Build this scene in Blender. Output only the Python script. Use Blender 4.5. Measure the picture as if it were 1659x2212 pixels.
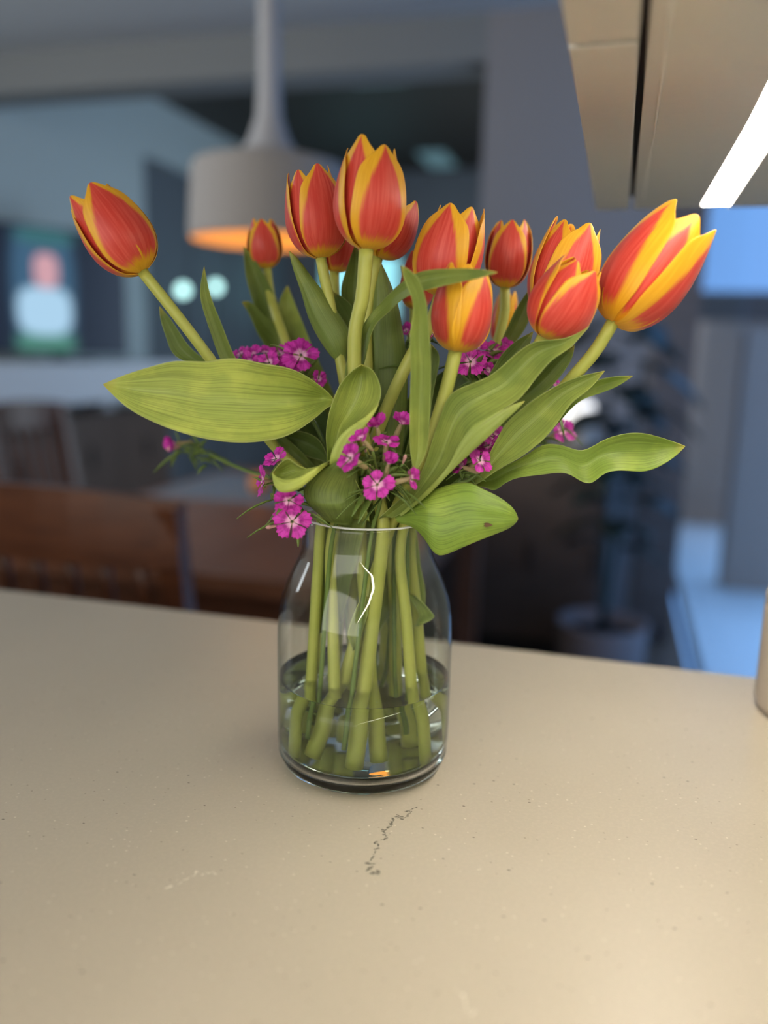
import bpy, bmesh, math, random
from mathutils import Vector, Matrix
R = math.radians
scene = bpy.context.scene
for o in list(bpy.data.objects): bpy.data.objects.remove(o)
C = scene.collection

# ------------------------------------------------------------------ camera
FPX, CX, CY = 1790.0, 829.5, 1106.0           # focal length and centre in the 1659x2212 frame
COUNTER_Z = 0.90
CAM = Vector((0, 0, COUNTER_Z + 0.277))
YAW, PITCH, ROLL = R(15.4), R(11.0), R(1.4)   # heading turned left of the kitchen's +Y, tipped down
HD = Vector((-math.sin(YAW), math.cos(YAW), 0))      # horizontal heading
RT0 = Vector((math.cos(YAW), math.sin(YAW), 0))
FW = (HD * math.cos(PITCH) - Vector((0, 0, 1)) * math.sin(PITCH)).normalized()
UP0 = RT0.cross(FW).normalized()
RT = RT0 * math.cos(ROLL) + UP0 * math.sin(ROLL)
UPV = -RT0 * math.sin(ROLL) + UP0 * math.cos(ROLL)
cd = bpy.data.cameras.new('camera'); cam = bpy.data.objects.new('camera', cd); C.objects.link(cam)
m = Matrix((RT, UPV, -FW)).transposed().to_4x4(); m.translation = CAM
cam.matrix_world = m
cd.sensor_fit = 'VERTICAL'; cd.sensor_height = 36.0; cd.sensor_width = 27.0
cd.lens = 36.0 * FPX / 2212.0
cd.clip_start = 0.02
cd.dof.use_dof = True; cd.dof.focus_distance = 0.505; cd.dof.aperture_fstop = cd.lens / 13.5
scene.camera = cam

# ------------------------------------------------------------------ world, lights, exposure
w = bpy.data.worlds.new('world'); scene.world = w; w.use_nodes = True
bg = w.node_tree.nodes['Background']
bg.inputs[0].default_value = (0.17, 0.39, 0.86, 1); bg.inputs[1].default_value = 1.25
scene.view_settings.view_transform = 'Standard'; scene.view_settings.look = 'None'
scene.view_settings.exposure = 0.17; scene.view_settings.gamma = 1.0
scene.view_settings.use_curve_mapping = False

def area(name, loc, target, sx, sy, power, col):
    l = bpy.data.lights.new(name, 'AREA'); l.shape = 'RECTANGLE'; l.size = sx; l.size_y = sy
    l.energy = power; l.color = col
    o = bpy.data.objects.new(name, l); C.objects.link(o); o.location = loc
    d = Vector(target) - Vector(loc); o.rotation_euler = d.to_track_quat('-Z', 'Y').to_euler()
    return o
area('kitchen_fill', (-0.9, -2.3, 1.65), (-0.13, 0.51, 1.15), 2.8, 2.2, 62, (1.0, 0.955, 0.89))  # soft fill added behind the camera; no window stands there
area('living_room_fill', (-3.0, 1.0, 1.9), (-1.6, 4.6, 1.5), 1.6, 1.2, 48, (0.86, 0.94, 1.0))  # bluish fill added for the back room; the wall beside it is closed
area('far_room_fill', (0.30, 5.3, 1.3), (-2.5, 6.0, 1.4), 1.8, 2.0, 45, (0.70, 0.86, 1.0))  # extra area light inside the glazing, added to brighten the far room

sn = bpy.data.lights.new('daylight_sun', 'SUN'); sn.energy = 3.4; sn.angle = R(40); sn.color = (0.24, 0.50, 1.0)   # daylight is blue beside the warm indoor lamps
so = bpy.data.objects.new('daylight_sun', sn); C.objects.link(so); so.rotation_euler = Vector((0, -.2, -.98)).to_track_quat('-Z', 'Y').to_euler(); so.location = (3, 3, 6)

def P(px, py, s):
    """point on the ray through a photo pixel at horizontal distance s along the heading"""
    d = FW * FPX + RT * (px - CX) - UPV * (py - CY)
    return CAM + d * (s / d.dot(HD))
def PZ(px, py, z):
    d = FW * FPX + RT * (px - CX) - UPV * (py - CY)
    return CAM + d * ((z - CAM.z) / d.z)
S0 = 0.529                                    # distance of the vase's axis
VASE = CAM + HD * S0 + RT0 * 0; VASE.z = COUNTER_Z
_b = PZ(783, 1640, COUNTER_Z); VASE = Vector((_b.x, _b.y, COUNTER_Z)); S0 = (VASE - CAM).dot(HD)
def V(x, y, z):                               # vase-local: x to the camera's right, y away from the camera
    return VASE + RT0 * x + HD * y + Vector((0, 0, z))

# ------------------------------------------------------------------ material helpers
def mat(name):
    m = bpy.data.materials.new(name); m.use_nodes = True
    nt = m.node_tree; b = nt.nodes['Principled BSDF']
    return m, nt, b
def simple(name, col, rough=0.5, metal=0.0, bump=0.0, bscale=80, var=0.0, spec=None):
    m, nt, b = mat(name); b.inputs['Base Color'].default_value = (*col, 1)
    b.inputs['Roughness'].default_value = rough; b.inputs['Metallic'].default_value = metal
    if spec is not None: b.inputs['Specular IOR Level'].default_value = spec
    tc = nt.nodes.new('ShaderNodeTexCoord'); n = nt.nodes.new('ShaderNodeTexNoise')
    n.inputs['Scale'].default_value = bscale; n.inputs['Detail'].default_value = 4
    nt.links.new(tc.outputs['Object'], n.inputs['Vector'])
    if var > 0:
        mx = nt.nodes.new('ShaderNodeMix'); mx.data_type = 'RGBA'
        mx.inputs[6].default_value = (*[c * (1 - var) for c in col], 1)
        mx.inputs[7].default_value = (*[min(1, c * (1 + var)) for c in col], 1)
        nt.links.new(n.outputs['Fac'], mx.inputs[0]); nt.links.new(mx.outputs[2], b.inputs['Base Color'])
    if bump > 0:
        bp = nt.nodes.new('ShaderNodeBump'); bp.inputs['Strength'].default_value = bump
        bp.inputs['Distance'].default_value = 0.002
        nt.links.new(n.outputs['Fac'], bp.inputs['Height']); nt.links.new(bp.outputs[0], b.inputs['Normal'])
    return m
def emis(name, col, strength):
    m, nt, b = mat(name); b.inputs['Base Color'].default_value = (*[c * .8 for c in col], 1)
    b.inputs['Emission Color'].default_value = (*col, 1); b.inputs['Emission Strength'].default_value = strength
    return m
def wood(name, c1, c2, rough=0.45, scale=6.0, axis=(1, 12, 12)):
    m, nt, b = mat(name); tc = nt.nodes.new('ShaderNodeTexCoord'); mp = nt.nodes.new('ShaderNodeMapping')
    mp.inputs['Scale'].default_value = axis
    n = nt.nodes.new('ShaderNodeTexNoise'); n.inputs['Scale'].default_value = scale; n.inputs['Detail'].default_value = 6
    r = nt.nodes.new('ShaderNodeValToRGB'); r.color_ramp.elements[0].color = (*c1, 1); r.color_ramp.elements[1].color = (*c2, 1)
    r.color_ramp.elements[0].position = .3; r.color_ramp.elements[1].position = .7
    nt.links.new(tc.outputs['Object'], mp.inputs[0]); nt.links.new(mp.outputs[0], n.inputs['Vector'])
    nt.links.new(n.outputs['Fac'], r.inputs[0]); nt.links.new(r.outputs[0], b.inputs['Base Color'])
    b.inputs['Roughness'].default_value = rough
    return m
def math_n(nt, op, a, b=None, clamp=False):
    n = nt.nodes.new('ShaderNodeMath'); n.operation = op; n.use_clamp = clamp
    for i, v in enumerate((a, b)):
        if v is None: continue
        if isinstance(v, (int, float)): n.inputs[i].default_value = v
        else: nt.links.new(v, n.inputs[i])
    return n.outputs[0]
def sstep(nt, x, a, b):
    n = nt.nodes.new('ShaderNodeMapRange'); n.interpolation_type = 'SMOOTHSTEP'
    n.inputs[1].default_value = a; n.inputs[2].default_value = b
    nt.links.new(x, n.inputs[0]); return n.outputs[0]
def mixc(nt, f, a, b):
    n = nt.nodes.new('ShaderNodeMix'); n.data_type = 'RGBA'
    if isinstance(f, (int, float)): n.inputs[0].default_value = f
    else: nt.links.new(f, n.inputs[0])
    for i, v in ((6, a), (7, b)):
        if isinstance(v, tuple): n.inputs[i].default_value = (*v, 1)
        else: nt.links.new(v, n.inputs[i])
    return n.outputs[2]
def translucent_mix(nt, b, colour, fac, normal=None):
    out = nt.nodes['Material Output']; t = nt.nodes.new('ShaderNodeBsdfTranslucent')
    nt.links.new(colour, t.inputs['Color'])
    mx = nt.nodes.new('ShaderNodeMixShader'); mx.inputs[0].default_value = fac
    nt.links.new(b.outputs[0], mx.inputs[1]); nt.links.new(t.outputs[0], mx.inputs[2])
    nt.links.new(mx.outputs[0], out.inputs['Surface'])

def leaf_material():
    m, nt, b = mat('tulip_leaf')
    tc = nt.nodes.new('ShaderNodeTexCoord'); sp = nt.nodes.new('ShaderNodeSeparateXYZ')
    nt.links.new(tc.outputs['UV'], sp.inputs[0])
    mp = nt.nodes.new('ShaderNodeMapping'); mp.inputs['Scale'].default_value = (52, 3.0, 1)
    nt.links.new(tc.outputs['UV'], mp.inputs[0])
    vn = nt.nodes.new('ShaderNodeTexNoise'); vn.inputs['Scale'].default_value = 1.0; vn.inputs['Detail'].default_value = 3
    nt.links.new(mp.outputs[0], vn.inputs['Vector'])
    bn = nt.nodes.new('ShaderNodeTexNoise'); bn.inputs['Scale'].default_value = 45; bn.inputs['Detail'].default_value = 5
    nt.links.new(tc.outputs['Object'], bn.inputs['Vector'])
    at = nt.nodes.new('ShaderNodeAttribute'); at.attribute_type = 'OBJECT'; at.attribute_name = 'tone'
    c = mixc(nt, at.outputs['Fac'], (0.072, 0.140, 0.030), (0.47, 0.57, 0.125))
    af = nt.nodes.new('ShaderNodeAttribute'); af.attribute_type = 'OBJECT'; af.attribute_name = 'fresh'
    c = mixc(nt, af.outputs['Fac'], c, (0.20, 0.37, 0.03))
    veins = sstep(nt, vn.outputs['Fac'], 0.38, 0.56)
    dark = nt.nodes.new('ShaderNodeHueSaturation'); dark.inputs['Value'].default_value = 0.74
    nt.links.new(c, dark.inputs['Color'])
    c2 = mixc(nt, veins, dark.outputs[0], c)
    lt = nt.nodes.new('ShaderNodeHueSaturation'); lt.inputs['Value'].default_value = 1.24; lt.inputs['Hue'].default_value = 0.487
    nt.links.new(c2, lt.inputs['Color'])
    c3 = mixc(nt, sstep(nt, bn.outputs['Fac'], 0.42, 0.68), c2, lt.outputs[0])
    # pale rim and yellowish tip
    ed = math_n(nt, 'ABSOLUTE', math_n(nt, 'SUBTRACT', sp.outputs[0], 0.5))
    c4 = mixc(nt, math_n(nt, 'MULTIPLY', sstep(nt, ed, 0.480, 0.5), 0.55), c3, (0.42, 0.46, 0.16))
    c5 = mixc(nt, math_n(nt, 'MULTIPLY', sstep(nt, sp.outputs[1], 0.95, 1.0), 0.6), c4, (0.50, 0.42, 0.08))
    nt.links.new(c5, b.inputs['Base Color']); b.inputs['Roughness'].default_value = 0.42
    b.inputs['Specular IOR Level'].default_value = 0.4
    bp = nt.nodes.new('ShaderNodeBump'); bp.inputs['Strength'].default_value = 0.25; bp.inputs['Distance'].default_value = 0.0006
    nt.links.new(vn.outputs['Fac'], bp.inputs['Height']); nt.links.new(bp.outputs[0], b.inputs['Normal'])
    translucent_mix(nt, b, c5, 0.30)
    return m
def petal_material():
    m, nt, b = mat('tulip_petal')
    tc = nt.nodes.new('ShaderNodeTexCoord'); sp = nt.nodes.new('ShaderNodeSeparateXYZ')
    nt.links.new(tc.outputs['UV'], sp.inputs[0])
    u = math_n(nt, 'ABSOLUTE', math_n(nt, 'MULTIPLY', math_n(nt, 'SUBTRACT', sp.outputs[0], 0.5), 2.0))
    v = sp.outputs[1]
    oi = nt.nodes.new('ShaderNodeObjectInfo')
    cmb = nt.nodes.new('ShaderNodeCombineXYZ')
    nt.links.new(math_n(nt, 'MULTIPLY', sp.outputs[0], 26), cmb.inputs[0])
    nt.links.new(math_n(nt, 'MULTIPLY', v, 2.2), cmb.inputs[1])
    nt.links.new(math_n(nt, 'MULTIPLY', oi.outputs['Random'], 40), cmb.inputs[2])
    n = nt.nodes.new('ShaderNodeTexNoise'); n.inputs['Scale'].default_value = 1.0; n.inputs['Detail'].default_value = 4
    nt.links.new(cmb.outputs[0], n.inputs['Vector'])
    nz = math_n(nt, 'MULTIPLY', math_n(nt, 'SUBTRACT', n.outputs['Fac'], 0.5), 0.30)
    # distance from the flame's border: red inside, yellow margin, yellow tip
    at = nt.nodes.new('ShaderNodeAttribute'); at.attribute_type = 'OBJECT'; at.attribute_name = 'flame'
    lim = math_n(nt, 'SUBTRACT', at.outputs['Fac'], math_n(nt, 'MULTIPLY', math_n(nt, 'POWER', v, 3.0), 0.80))
    side = math_n(nt, 'ADD', math_n(nt, 'SUBTRACT', lim, u), nz)
    red = sstep(nt, side, -0.07, 0.10)
    base = sstep(nt, math_n(nt, 'ADD', v, math_n(nt, 'MULTIPLY', nz, 0.7)), 0.12, 0.24)
    red = math_n(nt, 'MULTIPLY', red, base)
    streak = sstep(nt, n.outputs['Fac'], 0.35, 0.7)
    rc = mixc(nt, streak, (0.68, 0.058, 0.040), (0.78, 0.115, 0.08))
    yc = mixc(nt, streak, (0.82, 0.44, 0.016), (0.90, 0.53, 0.03))
    c = mixc(nt, red, yc, rc)
    nt.links.new(c, b.inputs['Base Color']); b.inputs['Roughness'].default_value = 0.40
    b.inputs['Specular IOR Level'].default_value = 0.45
    b.inputs['Sheen Weight'].default_value = 0.15; b.inputs['Sheen Roughness'].default_value = 0.4
    bp = nt.nodes.new('ShaderNodeBump'); bp.inputs['Strength'].default_value = 0.22; bp.inputs['Distance'].default_value = 0.0005
    nt.links.new(n.outputs['Fac'], bp.inputs['Height']); nt.links.new(bp.outputs[0], b.inputs['Normal'])
    translucent_mix(nt, b, c, 0.30)
    return m
def pink_material():
    m, nt, b = mat('sweet_william_petal')
    tc = nt.nodes.new('ShaderNodeTexCoord'); sp = nt.nodes.new('ShaderNodeSeparateXYZ')
    nt.links.new(tc.outputs['UV'], sp.inputs[0]); v = sp.outputs[1]
    mp = nt.nodes.new('ShaderNodeMapping'); mp.inputs['Scale'].default_value = (16, 2, 1)
    nt.links.new(tc.outputs['UV'], mp.inputs[0])
    n = nt.nodes.new('ShaderNodeTexNoise'); n.inputs['Scale'].default_value = 1; n.inputs['Detail'].default_value = 2
    nt.links.new(mp.outputs[0], n.inputs['Vector'])
    c = mixc(nt, sstep(nt, n.outputs['Fac'], .3, .7), (0.46, 0.013, 0.30), (0.66, 0.04, 0.50))
    vv = math_n(nt, 'ADD', v, math_n(nt, 'MULTIPLY', math_n(nt, 'SUBTRACT', n.outputs['Fac'], .5), .5))
    c = mixc(nt, sstep(nt, vv, 0.34, 0.14), c, (0.80, 0.42, 0.66))
    ring = math_n(nt, 'MULTIPLY', sstep(nt, v, .26, .32), sstep(nt, v, .58, .48))
    ring = math_n(nt, 'MULTIPLY', ring, sstep(nt, n.outputs['Fac'], .47, .56))
    c = mixc(nt, math_n(nt, 'MULTIPLY', ring, .75), c, (0.14, 0.0, 0.08))
    nt.links.new(c, b.inputs['Base Color']); b.inputs['Roughness'].default_value = .55
    translucent_mix(nt, b, c, 0.28)
    return m
def stem_material(name, c1, c2):
    m, nt, b = mat(name); tc = nt.nodes.new('ShaderNodeTexCoord'); n = nt.nodes.new('ShaderNodeTexNoise')
    n.inputs['Scale'].default_value = 60; nt.links.new(tc.outputs['Object'], n.inputs['Vector'])
    c = mixc(nt, n.outputs['Fac'], c1, c2); nt.links.new(c, b.inputs['Base Color']); b.inputs['Roughness'].default_value = .45
    translucent_mix(nt, b, c, 0.15)
    return m
def counter_material():
    m, nt, b = mat('engineered_stone'); tc = nt.nodes.new('ShaderNodeTexCoord'); OB = tc.outputs['Object']
    n1 = nt.nodes.new('ShaderNodeTexNoise'); n1.inputs['Scale'].default_value = 9; n1.inputs['Detail'].default_value = 6
    nt.links.new(OB, n1.inputs['Vector'])
    n2 = nt.nodes.new('ShaderNodeTexNoise'); n2.inputs['Scale'].default_value = 420; n2.inputs['Detail'].default_value = 3
    nt.links.new(OB, n2.inputs['Vector'])
    c = mixc(nt, n1.outputs['Fac'], (0.49, 0.435, 0.345), (0.555, 0.495, 0.395))
    c = mixc(nt, math_n(nt, 'MULTIPLY', sstep(nt, n2.outputs['Fac'], .4, .7), .35), c, (0.60, 0.53, 0.42))
    def specks(scale, size, keep, stretch, col, amt, cin):
        mp = nt.nodes.new('ShaderNodeMapping'); mp.inputs['Scale'].default_value = (1, stretch, 1); mp.inputs['Rotation'].default_value = (0, 0, .6)
        nt.links.new(OB, mp.inputs[0])
        vo = nt.nodes.new('ShaderNodeTexVoronoi'); vo.inputs['Scale'].default_value = scale
        nt.links.new(mp.outputs[0], vo.inputs['Vector'])
        sc = nt.nodes.new('ShaderNodeSeparateColor'); nt.links.new(vo.outputs['Color'], sc.inputs[0])
        k = math_n(nt, 'GREATER_THAN', sc.outputs[0], keep)
        f = math_n(nt, 'MULTIPLY', sstep(nt, vo.outputs['Distance'], size, size * .5), k)
        return mixc(nt, math_n(nt, 'MULTIPLY', f, amt), cin, col)
    c = specks(75, .095, .66, 1.7, (0.10, 0.075, 0.05), .85, c)
    c = specks(190, .18, .84, 1.4, (0.22, 0.17, 0.11), .6, c)
    c = specks(230, .22, .86, 1.3, (0.78, 0.72, 0.60), .7, c)
    # grey vein in front of the vase and two chalky veins: noise-bent line segments
    nd = nt.nodes.new('ShaderNodeTexNoise'); nd.inputs['Scale'].default_value = 160; nd.inputs['Detail'].default_value = 4
    nt.links.new(OB, nd.inputs['Vector'])
    off = nt.nodes.new('ShaderNodeVectorMath'); off.operation = 'SUBTRACT'; nt.links.new(nd.outputs['Color'], off.inputs[0]); off.inputs[1].default_value = (.5, .5, .5)
    sc_ = nt.nodes.new('ShaderNodeVectorMath'); sc_.operation = 'SCALE'; nt.links.new(off.outputs[0], sc_.inputs[0]); sc_.inputs['Scale'].default_value = .014
    pt = nt.nodes.new('ShaderNodeVectorMath'); pt.operation = 'ADD'; nt.links.new(OB, pt.inputs[0]); nt.links.new(sc_.outputs[0], pt.inputs[1])
    def seg(a, bb, wdt):
        A = PZ(*a, COUNTER_Z); B = PZ(*bb, COUNTER_Z); A = Vector((A.x, A.y, 0)); B = Vector((B.x, B.y, 0)); d = B - A
        s1 = nt.nodes.new('ShaderNodeVectorMath'); s1.operation = 'SUBTRACT'; nt.links.new(pt.outputs[0], s1.inputs[0]); s1.inputs[1].default_value = A
        dt = nt.nodes.new('ShaderNodeVectorMath'); dt.operation = 'DOT_PRODUCT'; nt.links.new(s1.outputs[0], dt.inputs[0]); dt.inputs[1].default_value = d / d.length_squared
        t = math_n(nt, 'MULTIPLY', dt.outputs['Value'], 1.0, True)
        pr = nt.nodes.new('ShaderNodeVectorMath'); pr.operation = 'SCALE'; pr.inputs[0].default_value = d; nt.links.new(t, pr.inputs['Scale'])
        s2 = nt.nodes.new('ShaderNodeVectorMath'); s2.operation = 'SUBTRACT'; nt.links.new(s1.outputs[0], s2.inputs[0]); nt.links.new(pr.outputs[0], s2.inputs[1])
        fl = nt.nodes.new('ShaderNodeVectorMath'); fl.operation = 'MULTIPLY'; nt.links.new(s2.outputs[0], fl.inputs[0]); fl.inputs[1].default_value = (1, 1, 0)
        ln = nt.nodes.new('ShaderNodeVectorMath'); ln.operation = 'LENGTH'; nt.links.new(fl.outputs[0], ln.inputs[0])
        return sstep(nt, ln.outputs['Value'], wdt, wdt * .3)
    def vein(segs, wdt, col, amt, cin):
        f = None
        for a, bb in segs:
            x = seg(a, bb, wdt); f = x if f is None else math_n(nt, 'MAXIMUM', f, x)
        br = sstep(nt, n2.outputs['Fac'], .40, .56)
        return mixc(nt, math_n(nt, 'MULTIPLY', math_n(nt, 'MULTIPLY', f, br), amt), cin, col)
    c = vein([((895, 1740), (872, 1768)), ((872, 1768), (854, 1762)), ((854, 1762), (832, 1800)), ((832, 1800), (806, 1848)), ((806, 1848), (795, 1885)), ((795, 1885), (818, 1883))], .0015, (0.13, 0.118, 0.09), 1.0, c)
    c = vein([((990, 2135), (1005, 2160)), ((1005, 2160), (1022, 2185)), ((360, 1915), (430, 1890)), ((430, 1890), (470, 1888))], .0009, (0.85, 0.79, 0.66), .9, c)
    nt.links.new(c, b.inputs['Base Color'])
    b.inputs['Roughness'].default_value = .36; b.inputs['Specular IOR Level'].default_value = .45
    bp = nt.nodes.new('ShaderNodeBump'); bp.inputs['Strength'].default_value = .06; bp.inputs['Distance'].default_value = .0004
    nt.links.new(n2.outputs['Fac'], bp.inputs['Height']); nt.links.new(bp.outputs[0], b.inputs['Normal'])
    return m
def pane_material(name, tint=(1, 1, 1), rough=0.0, floor_=0.02, graze=.28, edge=None):
    """thin clear glass: what lies behind shows straight through, reflections grow at grazing angles"""
    m, nt, b = mat(name); nt.nodes.remove(b); out = nt.nodes['Material Output']
    tr = nt.nodes.new('ShaderNodeBsdfTransparent'); tr.inputs[0].default_value = (*tint, 1)
    gl = nt.nodes.new('ShaderNodeBsdfGlossy'); gl.inputs['Roughness'].default_value = rough
    lw = nt.nodes.new('ShaderNodeLayerWeight'); lw.inputs[0].default_value = .5
    fr = math_n(nt, 'ADD', math_n(nt, 'MULTIPLY', math_n(nt, 'POWER', lw.outputs['Facing'], 5.0), graze), floor_)
    if edge: nt.links.new(mixc(nt, math_n(nt, 'POWER', lw.outputs['Facing'], 6.0), tint, edge), tr.inputs[0])   # longer way through the glass at the rim of the outline
    mx = nt.nodes.new('ShaderNodeMixShader'); nt.links.new(fr, mx.inputs[0])
    nt.links.new(tr.outputs[0], mx.inputs[1]); nt.links.new(gl.outputs[0], mx.inputs[2]); nt.links.new(mx.outputs[0], out.inputs['Surface'])
    return m
def refract_material(name, ior, tint):
    m, nt, b = mat(name); nt.nodes.remove(b); out = nt.nodes['Material Output']
    g = nt.nodes.new('ShaderNodeBsdfGlass'); g.inputs['IOR'].default_value = ior; g.inputs['Roughness'].default_value = 0
    g.inputs['Color'].default_value = (*tint, 1); nt.links.new(g.outputs[0], out.inputs['Surface'])
    return m

M = {}
M['leaf'] = leaf_material(); M['petal'] = petal_material(); M['pink'] = pink_material()
M['stem'] = stem_material('tulip_stem', (0.36, 0.40, 0.07), (0.48, 0.50, 0.11))
M['stem2'] = stem_material('sweet_william_stem', (0.10, 0.17, 0.03), (0.17, 0.25, 0.05))
M['calyx'] = stem_material('calyx', (0.26, 0.30, 0.09), (0.45, 0.28, 0.20))
M['budpink'] = stem_material('pale_bud', (0.62, 0.25, 0.30), (0.72, 0.50, 0.42))
M['anther'] = simple('dark_eye', (0.03, 0.05, 0.02), .6)
M['hole'] = simple('brown_scar', (0.10, 0.05, 0.02), .7)
M['counter'] = counter_material()
M['glass'] = refract_material('vase_glass', 1.48, (0.985, 1.0, 0.995))
M['water'] = refract_material('vase_water', 1.333, (0.97, 1.0, 0.97))
M['pane'] = pane_material('window_glass')
M['vase_wall'] = pane_material('thin_vase_glass', (0.97, 0.985, 0.975), 0.0, 0.032, .75, (0.58, 0.64, 0.62))
M['cabinet'] = simple('taupe_lacquer', (0.63, 0.62, 0.57), .42, 0, .05, 150, .03)
M['sealant'] = simple('pale_sealant', (0.82, 0.80, 0.74), .4)
M['gap'] = simple('shadow_gap', (0.02, 0.02, 0.025), .6)
M['led'] = emis('led_diffuser', (1.0, 0.905, 0.765), 34.0)
M['wall'] = simple('wall_paint_blue_grey', (0.38, 0.43, 0.425), .85, 0, .1, 120, .04)
M['wall2'] = simple('wall_paint_slate', (0.215, 0.195, 0.19), .85, 0, .1, 120, .04)
M['ceil'] = simple('ceiling_paint', (0.42, 0.41, 0.40), .9, 0, .1, 120, .03)
M['beam'] = simple('beam_paint', (0.17, 0.17, 0.165), .9, 0, .1, 120, .03)
M['darkceil'] = wood('dark_timber_lining', (0.022, 0.018, 0.013), (0.045, 0.035, 0.026), .6)
M['floorw'] = wood('dark_floorboards', (0.10, 0.062, 0.042), (0.17, 0.11, 0.075), .4)
M['tablew'] = wood('cherry_wood', (0.14, 0.055, 0.03), (0.22, 0.09, 0.048), .32)
M['chairw'] = wood('chestnut_wood', (0.065, 0.02, 0.008), (0.12, 0.04, 0.015), .35)
M['darkw'] = wood('walnut_wood', (0.06, 0.038, 0.03), (0.11, 0.07, 0.05), .45)
M['slate'] = simple('slate_panel', (0.11, 0.125, 0.14), .5, 0, 0, 30, .1)
M['black'] = simple('black_plastic', (0.008, 0.008, 0.010), .35)
M['blackfab'] = simple('black_fabric', (0.012, 0.011, 0.012), .9, 0, .3, 300, .2)
M['white'] = simple('white_lacquer', (0.62, 0.63, 0.64), .45)
M['shade'] = simple('grey_linen_shade', (0.29, 0.265, 0.25), .9, 0, .25, 500, .06)
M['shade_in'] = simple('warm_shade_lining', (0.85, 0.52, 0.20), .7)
M['bulb'] = emis('warm_bulb', (1.0, 0.58, 0.18), 17.0)
M['cord'] = simple('grey_cord_cover', (0.36, 0.35, 0.36), .6)
M['globe'] = emis('white_globe', (1.0, 0.97, 0.92), 1.6)
M['bead'] = emis('small_cyan_glow', (0.55, 0.95, 0.90), 2.2)
M['cyan'] = emis('lit_cyan_pane', (0.30, 0.72, 0.80), 1.0)
M['glowpanel'] = emis('pale_ceiling_glow', (0.22, 0.40, 0.44), 0.75)
M['glowpanel2'] = emis('dim_ceiling_glow', (0.22, 0.40, 0.44), 0.22)
M['beige'] = simple('beige_ceramic', (0.42, 0.35, 0.28), .5)
M['pot'] = simple('dusky_clay_pot', (0.24, 0.19, 0.18), .8, 0, .2, 90, .08)
M['soil'] = simple('soil', (0.015, 0.011, 0.009), .95, 0, .6, 200, .3)
M['plant'] = simple('dark_glossy_leaf', (0.012, 0.020, 0.014), .35)
M['tablelayer'] = simple('blue_grey_layer', (0.16, 0.19, 0.23), .8, 0, .3, 400, .1)
M['orange'] = simple('orange_peel', (0.55, 0.20, 0.05), .45, 0, .3, 300, .05)
M['terrace'] = simple('pale_paving', (0.85, 0.85, 0.82), .6, 0, .1, 20, .05)
M['outwall'] = simple('grey_render', (0.50, 0.36, 0.28), .8, 0, .1, 60, .04)
M['outbeam'] = simple('dark_timber', (0.12, 0.10, 0.09), .7)
M['jamb'] = wood('brown_jamb', (0.085, 0.06, 0.05), (0.13, 0.095, 0.08), .5)
M['island'] = simple('island_panel', (0.30, 0.27, 0.23), .5)

# ------------------------------------------------------------------ object helpers
def mesh_obj(name, verts, faces, material, parent=None, smooth=True, uvs=None):
    me = bpy.data.meshes.new(name); me.from_pydata([tuple(v) for v in verts], [], faces); me.update()
    if uvs is not None:
        ul = me.uv_layers.new(name='UVMap')
        for p in me.polygons:
            for li in p.loop_indices: ul.data[li].uv = uvs[me.loops[li].vertex_index]
    if smooth:
        for p in me.polygons: p.use_smooth = True
    me.materials.append(material)
    o = bpy.data.objects.new(name, me); C.objects.link(o)
    if parent is not None:
        o.parent = parent; o.matrix_parent_inverse = parent_inv(parent)
    return o
INV = {}
def parent_inv(p):
    if p.name not in INV:
        bpy.context.view_layer.update(); INV[p.name] = p.matrix_world.inverted()
    return INV[p.name]
def empty(name, loc, label, cat, group=None, rz=0):
    o = bpy.data.objects.new(name, None); C.objects.link(o); o.empty_display_size = .02
    o.location = loc; o.rotation_euler = (0, 0, rz)
    return tag(o, label, cat, group)
def tag(o, label, cat=None, group=None, kind=None):
    o['label'] = label
    if cat: o['category'] = cat
    if group: o['group'] = group
    if kind: o['kind'] = kind
    return o
def struct(o): o['kind'] = 'structure'; return o
def box_bm(bm, x0, x1, y0, y1, z0, z1):
    vs = [bm.verts.new((x, y, z)) for x in (x0, x1) for y in (y0, y1) for z in (z0, z1)]
    for f in ((0, 1, 3, 2), (4, 6, 7, 5), (0, 4, 5, 1), (2, 3, 7, 6), (0, 2, 6, 4), (1, 5, 7, 3)):
        bm.faces.new([vs[i] for i in f])
def box(name, x0, x1, y0, y1, z0, z1, material, parent=None, bevel=0.0, seg=2, rz=0, smooth=False):
    """box given in world coordinates (or in the parent's own frame)"""
    bm = bmesh.new(); box_bm(bm, x0, x1, y0, y1, z0, z1)
    bmesh.ops.recalc_face_normals(bm, faces=bm.faces)
    if bevel: bmesh.ops.bevel(bm, geom=bm.edges[:], offset=bevel, segments=seg, profile=.6, affect='EDGES')
    me = bpy.data.meshes.new(name); bm.to_mesh(me); bm.free(); me.materials.append(material)
    if smooth:
        for p in me.polygons: p.use_smooth = True
    o = bpy.data.objects.new(name, me); C.objects.link(o)
    if parent is not None: o.parent = parent
    return o
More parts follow.
